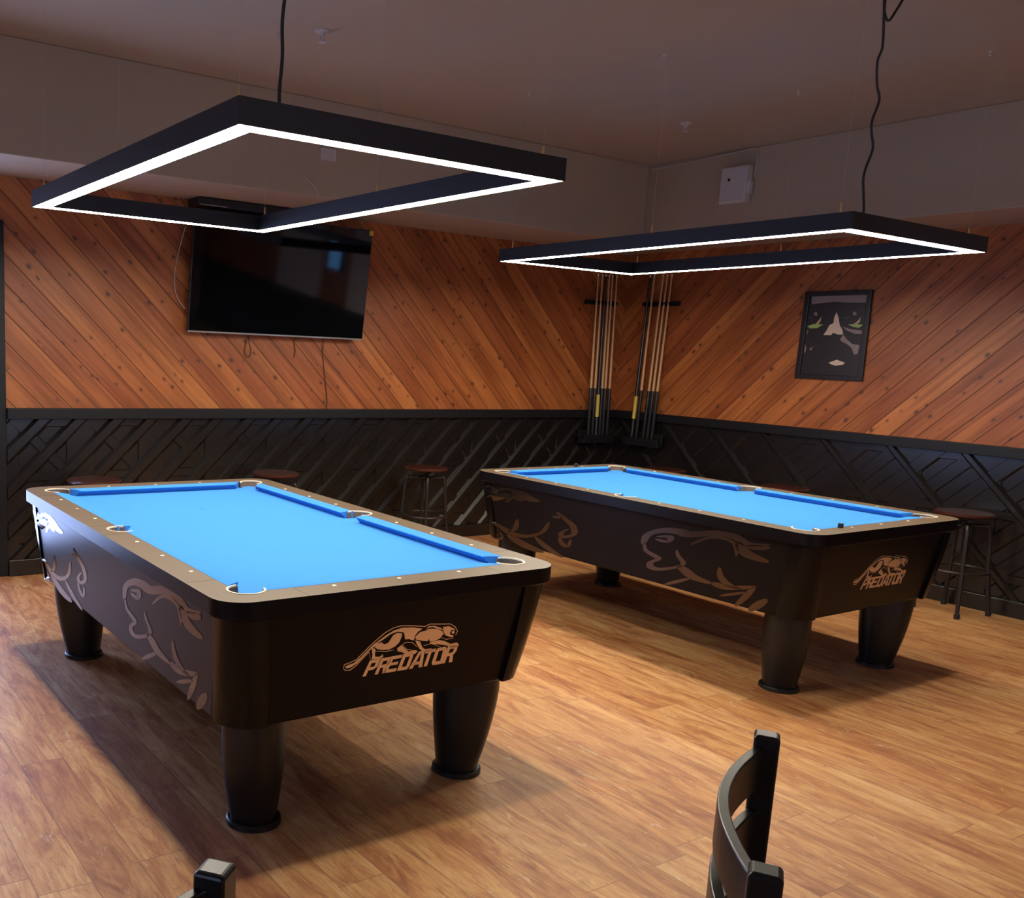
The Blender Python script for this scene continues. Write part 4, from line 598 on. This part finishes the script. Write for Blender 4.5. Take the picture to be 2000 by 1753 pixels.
# local: x along -Y, y up, z towards the room
fr = obj('frame', bm, M['frame'], fp, bevel=.003); place_poster(fr)
bm = bmesh.new(); prism(bm, [[(-.222, -.288), (.220, -.288), (.214, .288), (-.216, .288)]], .002, .010); pr = obj('print', bm, M['printdark'], fp); place_poster(pr)
PP = {'band': [(4.006, 2.0588), (3.5892, 2.0565), (3.5961, 2.0004), (3.7329, 2.0034), (3.8242, 2.0127), (3.9565, 2.001), (3.998, 1.9969)],
'nose': [(3.7989, 1.9349), (3.7781, 1.8912), (3.7642, 1.8427), (3.7397, 1.8089), (3.7303, 1.7751), (3.7679, 1.7749), (3.8049, 1.7869), (3.823, 1.7697), (3.8797, 1.7703), (3.8582, 1.8038), (3.8428, 1.8429), (3.8141, 1.8575), (3.8122, 1.9011)],
'cheekR': [(3.7454, 1.8331), (3.6783, 1.8138), (3.5967, 1.8044), (3.5936, 1.7807), (3.6445, 1.7804), (3.7067, 1.8042)],
'cheekR2': [(3.7278, 1.7752), (3.6929, 1.7369), (3.6547, 1.7085), (3.5998, 1.6997), (3.6062, 1.6375), (3.6299, 1.6321), (3.6558, 1.6797), (3.6941, 1.7079), (3.7361, 1.7243), (3.7484, 1.7411)],
'cheekL': [(4.0182, 1.8034), (3.9995, 1.8035), (4.0104, 1.7635)], 'cheekL2': [(4.016, 1.7033), (3.9988, 1.6735), (4.0043, 1.6332), (4.019, 1.643)], 'cheekL3': [(3.9762, 1.6639), (3.9477, 1.6894), (3.959, 1.6543)],
'lip': [(3.8122, 1.5687), (3.7542, 1.5926), (3.6913, 1.5725), (3.7043, 1.5575), (3.7585, 1.5484), (3.7956, 1.5594)],
'eyeL': [(4.0171, 1.8359), (3.9685, 1.8507), (3.8898, 1.8479), (3.9332, 1.8209), (3.9908, 1.8184)], 'eyeR': [(3.7025, 1.8474), (3.6488, 1.8496), (3.5924, 1.8447), (3.621, 1.8234), (3.6658, 1.8306)],
'irisL': [(3.9524, 1.8481), (3.9255, 1.8825), (3.9104, 1.907), (3.9138, 1.8726), (3.9311, 1.8456)], 'irisR': [(3.6677, 1.8449), (3.637, 1.871), (3.6165, 1.8993), (3.6211, 1.8614), (3.6481, 1.8449)],
'hlL': [(3.9745, 1.9373), (3.9482, 1.9369), (3.945, 1.9123), (3.9663, 1.9149)], 'hlR': [(3.6799, 1.938), (3.6555, 1.9377), (3.6499, 1.9139), (3.674, 1.9118)], 'lidL': [(4.0197, 1.8981), (3.9858, 1.9028), (3.9851, 1.8968), (4.019, 1.8921)], 'lidR': [(3.7486, 1.8957), (3.6946, 1.9), (3.6938, 1.8943), (3.7478, 1.8899)]}
PM = dict(band='skin2', nose='skin', cheekR='skin2', cheekR2='skin2', cheekL='skin2', cheekL2='skin2', cheekL3='skin2', lip='skin', eyeL='green', eyeR='green', irisL='iris', irisR='iris', hlL='skin2', hlR='skin2', lidL='lid', lidR='lid')
mats = ['skin', 'skin2', 'green', 'iris', 'lid']; bm = bmesh.new()
for k, poly in PP.items():
    P2 = [Vector((max(-.214, min(.212, 3.80-y)), z-1.767, 0)) for y, z in poly]
    for t in tessellate_polygon([P2]):
        f = bm.faces.new([bm.verts.new((P2[i].x, P2[i].y, .0106 + (.0002 if k[:4] in ('iris', 'lidL', 'lidR', 'hlL', 'hlR') else 0))) for i in t]); f.material_index = mats.index(PM[k])
pi_ = obj('portrait', bm, [M[x] for x in mats], pr); 
pr_children = True

# ------------------------------------------------------------------ cue racks and cues
def rack(label, along, z_top=2.03):
    """along(s) gives world position for distance s along the rack at depth d from the wall"""
    root = empty('cue_rack', along(0, 0, .84), label, 'cue rack', 'wall cue racks in the corner')
    R_ = root.location.copy()
    def bar(name, s0, s1, d0, d1, z0, z1):
        bm = bmesh.new(); ps = [along(s, d, z) for s in (s0, s1) for d in (d0, d1) for z in (z0, z1)]
        vs = [bm.verts.new(Vector(p)-R_) for p in ps]
        for f in ((0, 1, 3, 2), (4, 6, 7, 5), (0, 4, 5, 1), (2, 3, 7, 6), (0, 2, 6, 4), (1, 5, 7, 3)): bm.faces.new([vs[i] for i in f])
        return obj(name, bm, M['navy'], root, bevel=.004)
    bar('clip_bar', -.19, .19, 0.001, .030, z_top-.022, z_top+.018)
    for k in range(7):
        s = -.17+k*.0567; bar('clip', s-.004, s+.004, .028, .062, z_top-.014, z_top+.010)
    bar('butt_tray', -.19, .19, .064, .125, .785, .815); 
    bar('tray_lip', -.19, .19, .125, .135, .785, .855); bar('tray_back', -.19, .19, .063, .071, .785, .90)
    return root
rack('black cue rack on the back wall, left of the corner', lambda s, d, z: (5.405+s, YB-d, z))
rack('black cue rack on the right wall, right of the corner', lambda s, d, z: (XR-d, 5.375-s, z))
def cue_mesh(kind):
    root = empty('pool_cue', (0, 0, 0), '', 'pool cue')
    L_ = 1.46
    if kind == 'dark':
        bm = bmesh.new(); tube(bm, [(0, 0, 0), (0, 0, .7), (0, 0, L_-.02)], [.016, .014, .010], 12); obj('shaft', bm, M['butt'], root, True)
        bm = bmesh.new(); tube(bm, [(0, 0, .20), (0, 0, .40)], [.0172, .0166], 12); obj('butt_label', bm, M['label'], root, True)
    else:
        bm = bmesh.new(); tube(bm, [(0, 0, .455), (0, 0, 1.0), (0, 0, L_-.02)], [.0125, .0095, .0065], 12); obj('shaft', bm, M['maple'], root, True)
        bm = bmesh.new(); tube(bm, [(0, 0, 0), (0, 0, .01), (0, 0, .455)], [.0145, .0175, .0150], 12); obj('butt', bm, M['butt'], root, True)
    bm = bmesh.new(); tube(bm, [(0, 0, L_-.02), (0, 0, L_)], [.0066, .006], 10); obj('tip', bm, M['tip'], root, True)
    return root
light_cue = cue_mesh('light'); dark_cue = cue_mesh('dark'); refresh()
used = {'light': False, 'dark': False}
def place_cue(kind, base, top, label, group):
    proto = light_cue if kind == 'light' else dark_cue
    o = proto if not used[kind] else copy_tree(proto); used[kind] = True
    b = Vector(base); d = (Vector(top)-b).normalized(); o.location = b
    o.rotation_mode = 'QUATERNION'; o.rotation_quaternion = Vector((0, 0, 1)).rotation_difference(d)
    o['label'] = label
    if group: o['group'] = group
    return o
ZB, ZB2 = .817, 2.03
names = ['first', 'second', 'third', 'fourth', 'fifth', 'rightmost']
for i, (xt, xb) in enumerate([(5.318, 5.300), (5.371, 5.352), (5.460, 5.444), (5.500, 5.484), (5.555, 5.540)]):
    w = ['leftmost maple cue in the back wall rack, left of its dark cue', 'maple cue just left of the dark cue in the back wall rack', 'maple cue just right of the dark cue in the back wall rack', 'maple cue second from the corner in the back wall rack', 'maple cue nearest the corner in the back wall rack'][i]
    place_cue('light', (xb, YB-.096, ZB), (xt, YB-.048, ZB2), w, 'cues in the back wall rack')
place_cue('dark', (5.398, YB-.096, ZB), (5.415, YB-.048, ZB2), 'all-black cue with a yellow label among maple cues on the back wall', 'cues in the back wall rack')
for i, (yt, yb) in enumerate([(5.457, 5.450), (5.366, 5.372), (5.322, 5.326), (5.275, 5.280)]):
    w = ['maple cue beside the dark cue in the right wall rack, apart from the trio', 'maple cue leftmost of the close trio in the right wall rack', 'maple cue in the middle of the close trio in the right wall rack', 'maple cue farthest right in the right wall rack'][i]
    place_cue('light', (XR-.096, yb, ZB), (XR-.048, yt, ZB2), w, 'cues in the right wall rack')
place_cue('dark', (XR-.096, 5.500, ZB), (XR-.048, 5.503, ZB2), 'all-black cue at the left end of the right wall rack, nearest the corner', 'cues in the right wall rack')

# ------------------------------------------------------------------ bar stools
def make_stool():
    root = empty('bar_stool', (0, 0, 0), '', 'bar stool', 'backless stools along the walls')
    bm = bmesh.new(); lathe(bm, [(.135, .630), (.156, .634), (.166, .641), (.167, .648), (.160, .656), (.120, .656), (.004, .653)], 0, 0, 40); obj('seat', bm, M['seat'], root, True)
    bm = bmesh.new(); lathe(bm, [(.018, .40), (.018, .60), (.05, .612), (.05, .628)], 0, 0, 20); obj('screw_post', bm, M['iron'], root, True)
    for i in range(4):
        a = PI/4+PI/2*i; c, s = math.cos(a), math.sin(a)
        bm = bmesh.new(); tube(bm, smooth_path([(c*.02, s*.02, .57), (c*.11, s*.11, .575), (c*.148, s*.148, .555), (c*.172, s*.172, .30), (c*.207, s*.207, .02)], 5), .0125, 10)
        lg = obj('leg', bm, M['iron'], root, True)
        bm = bmesh.new(); lathe(bm, [(.016, 0), (.017, .03), (.013, .034)], c*.208, s*.208, 12); obj('foot_cap', bm, M['cord'], lg)
    bm = bmesh.new(); tube(bm, [(.176*math.cos(2*PI*i/36), .176*math.sin(2*PI*i/36), .285) for i in range(36)], .009, 8, True); obj('foot_ring', bm, M['iron'], root, True)
    bm = bmesh.new(); tube(bm, [(.05*math.cos(2*PI*i/20), .05*math.sin(2*PI*i/20), .575) for i in range(20)], .008, 8, True); obj('hub_ring', bm, M['iron'], root, True)
    return root
st = make_stool(); refresh()
stools = [((.69, 5.46), .3, 'round red-brown stool seat behind the left pool table, nearest the glass door'),
          ((1.98, 5.46), .1, 'round red-brown stool behind the far right corner pocket of the left pool table'),
          ((3.29, 5.45), .25, 'whole dark iron stool seen against the wainscot between the two pool tables'),
          ((5.33, 4.86), .5, 'stool seat peeking over the far rail of the right pool table, nearest the cue racks'),
          ((5.34, 3.80), .2, 'stool seat behind the middle of the right pool table, under the framed poster'),
          ((5.46, 2.645), -.175, 'dark stool beside the near end of the right pool table, at the right edge')]
for i, ((x, y), rz, lab) in enumerate(stools):
    o = st if i == 0 else copy_tree(st)
    o.location = (x, y, 0); o.rotation_euler = (0, 0, rz); o['label'] = lab

# ------------------------------------------------------------------ ladder back chairs in the foreground
def make_chair():
    """local: back along x at y=0, seat on -y side, back slats bow to +y"""
    root = empty('ladder_back_chair', (0, 0, 0), '', 'chair', 'black ladder back chairs in the foreground')
    w = .215
    for s in (-1, 1):
        bm = bmesh.new(); rs = []
        for y, z in ((-.02, 0), (-.005, .25), (-.002, .48), (0, .70), (0, .955), (0, .960)):
            hx, hy = (.0175, .018) if z < .957 else (.015, .015)
            rs.append([(s*w+a*hx, y+b*hy, z) for a, b in ((-1, -1), (1, -1), (1, 1), (-1, 1))])
        rings(bm, rs); obj('back_post', bm, M['chair'], root, bevel=.003)
        bm = bmesh.new(); rings(bm, [[(s*(w+.0)+a*h, -.41+b*h, z) for a, b in ((-1, -1), (1, -1), (1, 1), (-1, 1))] for z, h in ((0, .014), (.44, .019))]); obj('leg', bm, M['chair'], root, bevel=.003)
    for zt in (.942, .842, .742, .642):
        bm = bmesh.new(); rs = []; n = 18
        for i in range(n+1):
            t = i/n; x = -w+.004+(2*w-.008)*t; y = .004+.047*math.sin(PI*t)**.9 if 0 < t < 1 else .004
            rs.append([(x, y-.0075, zt-.064), (x, y+.0075, zt-.064), (x, y+.0075, zt), (x, y-.0075, zt)])
        rings(bm, rs); obj('slat', bm, M['chair'], root, bevel=.002)
    bm = bmesh.new(); prism(bm, [[(-.205, -.43), (.205, -.43), (.20, .0), (-.20, .0)]], .435, .475); obj('seat', bm, M['chair'], root, bevel=.012)
    bm = bmesh.new()
    for y in (-.41, -.01): box(bm, -.205, .205, y-.008, y+.008, .20, .222)
    for x in (-.215, .215): box(bm, x-.008, x+.008, -.41, -.01, .24, .262)
    obj('stretcher', bm, M['chair'], root)
    return root
ch = make_chair(); refresh()
ang = math.atan2(.541-.299, .177+.189)
ch.location = ((.177-.189)/2, (.541+.299)/2, 0); ch.rotation_euler = (0, 0, ang)
ch['label'] = 'black ladder back chair in front, its curved slats seen edge-on at the bottom right'
c2 = copy_tree(ch); a2 = ang+.12
c2.location = (-.722-.215*math.cos(a2), .585-.215*math.sin(a2), 0); c2.rotation_euler = (0, 0, a2)
c2['label'] = 'black ladder back chair cut off at the bottom left edge, only its post top showing'

# ------------------------------------------------------------------ right wall nearer the camera (mirrored in the television)
pale = mat('pale_panel', (.62, .58, .60), .6)
struct('trim_7', mbox(XR-.075, XR-.002, -1.05, .15, 1.09, 2.44), pale); struct('trim_8', mbox(XR-.075, XR-.002, .95, 1.5, 1.09, 2.44), pale)
mo = tag(obj('monitor', mbox(-.06, 0, -.16, .16, -.19, .19), M['bezel'], None, bevel=.004), 'small lit blue monitor on the right wall, mirrored in the television', 'monitor'); mo.location = (XR-.004, .50, 1.72)
obj('monitor_screen', mbox(-.062, -.0598, -.145, .145, -.175, .175), emit('screen_blue', (.10, .30, .65), 2.2), mo)
# ------------------------------------------------------------------ small fittings
def sprinkler(x, y, label):
    root = empty('sprinkler_head', (x, y, ZC), label, 'sprinkler', 'ceiling sprinkler heads')
    bm = bmesh.new(); lathe(bm, [(.004, 0), (.036, -.001), (.034, -.007), (.012, -.010), (.011, -.028), (.008, -.03)], 0, 0, 20); obj('escutcheon', bm, M['plastic'], root, True)
    bm = bmesh.new()
    for s in (-1, 1): tube(bm, [(s*.011, 0, -.026), (s*.014, 0, -.040), (0, 0, -.052)], .0025, 6)
    lathe(bm, [(.004, -.050), (.018, -.053), (.018, -.055), (.004, -.056)], 0, 0, 16); obj('deflector', bm, M['plastic'], root, True)
sprinkler(1.377, 4.006, 'small sprinkler head on the ceiling above the left pool table')
sprinkler(4.166, 4.043, 'small sprinkler head on the ceiling above the right pool table')
hooks = [(1.215, 4.183, 'tiny ceiling hook just left of the left sprinkler head'), (2.943, 3.223, 'tiny ceiling hook left of the wavy cord, highest of the middle pair'), (2.898, 4.162, 'tiny ceiling hook near the back soffit, centre of the ceiling'),
         (4.032, 3.181, 'tiny ceiling hook just left of the wavy cord'), (4.083, 2.229, 'tiny ceiling hook right of the wavy cord, near the right picture edge')]
for x, y, lab in hooks:
    bm = bmesh.new(); lathe(bm, [(.010, 0), (.010, -.004), (.003, -.006), (.003, -.016), (.006, -.018), (.003, -.022)], 0, 0, 12)
    o = obj('ceiling_hook', bm, M['gum'], None, True); o.location = (x, y, ZC); tag(o, lab, 'ceiling hook', 'ceiling hooks')
jb = empty('wall_box', (XR-.639, 4.275, 2.81), 'off-white box with a dark keyhole on the right soffit', 'junction box')
obj('box_body', mbox(-.070, 0, -.107, .107, -.128, .128), M['plastic'], jb, bevel=.008, seg=3)
obj('box_lid', mbox(-.076, -.066, -.100, .100, -.121, .121), M['plastic'], jb, bevel=.005)
bm = bmesh.new(); lathe(bm, [(.011, 0), (.011, .003)], 0, 0, 16); k = obj('keyhole', bm, M['chalk'], jb); k.rotation_euler = (0, -PI/2, 0); k.location = (-.075, .03, .035)
obj('latch', mbox(-.055, -.015, -.128, -.105, -.07, .015), M['plastic'], jb, bevel=.003)
op = tag(obj('cover_plate', mbox(-.058, .058, -.012, 0, -.036, .036), M['plastic'], None, bevel=.002), 'small pale cover plate on the back soffit, seen inside the left light frame', 'cover plate'); op.location = (2.087, YB-.705, 2.738)
for sx in (-1, 1): obj('outlet_face', mbox(sx*.025-.014, sx*.025+.014, -.014, -.011, -.020, .020), M['wire'], op)
wire('thin pale cable along the top of the right soffit to the wall box', [(5.083, 5.09, 3.035), (5.083, 4.9, 3.030), (5.083, 4.6, 3.040), (5.083, 4.3, 3.05), (5.083, 4.16, 3.05), (5.083, 4.14, 2.95), (5.083, 4.15, 2.86)], .004, M['wire'])
# chalk cubes
def chalk(x, y, z, label):
    o = obj('chalk_cube', mbox(-.011, .011, -.011, .011, 0, .021), [M['chalk']], None, bevel=.002); o.location = (x, y, z); o.rotation_euler = (0, 0, .4); tag(o, label, 'chalk', 'chalk cubes')
    bm = bmesh.new(); lathe(bm, [(.008, .0205), (.006, .0213), (.001, .0212)], 0, 0, 12); obj('chalk_top', bm, M['spot'], o)
chalk(3.12, 2.115, .8004, 'black chalk cube on the near rail of the right pool table')
chalk(3.63, 4.24, .8004, 'chalk cube on the far rail of the right pool table')
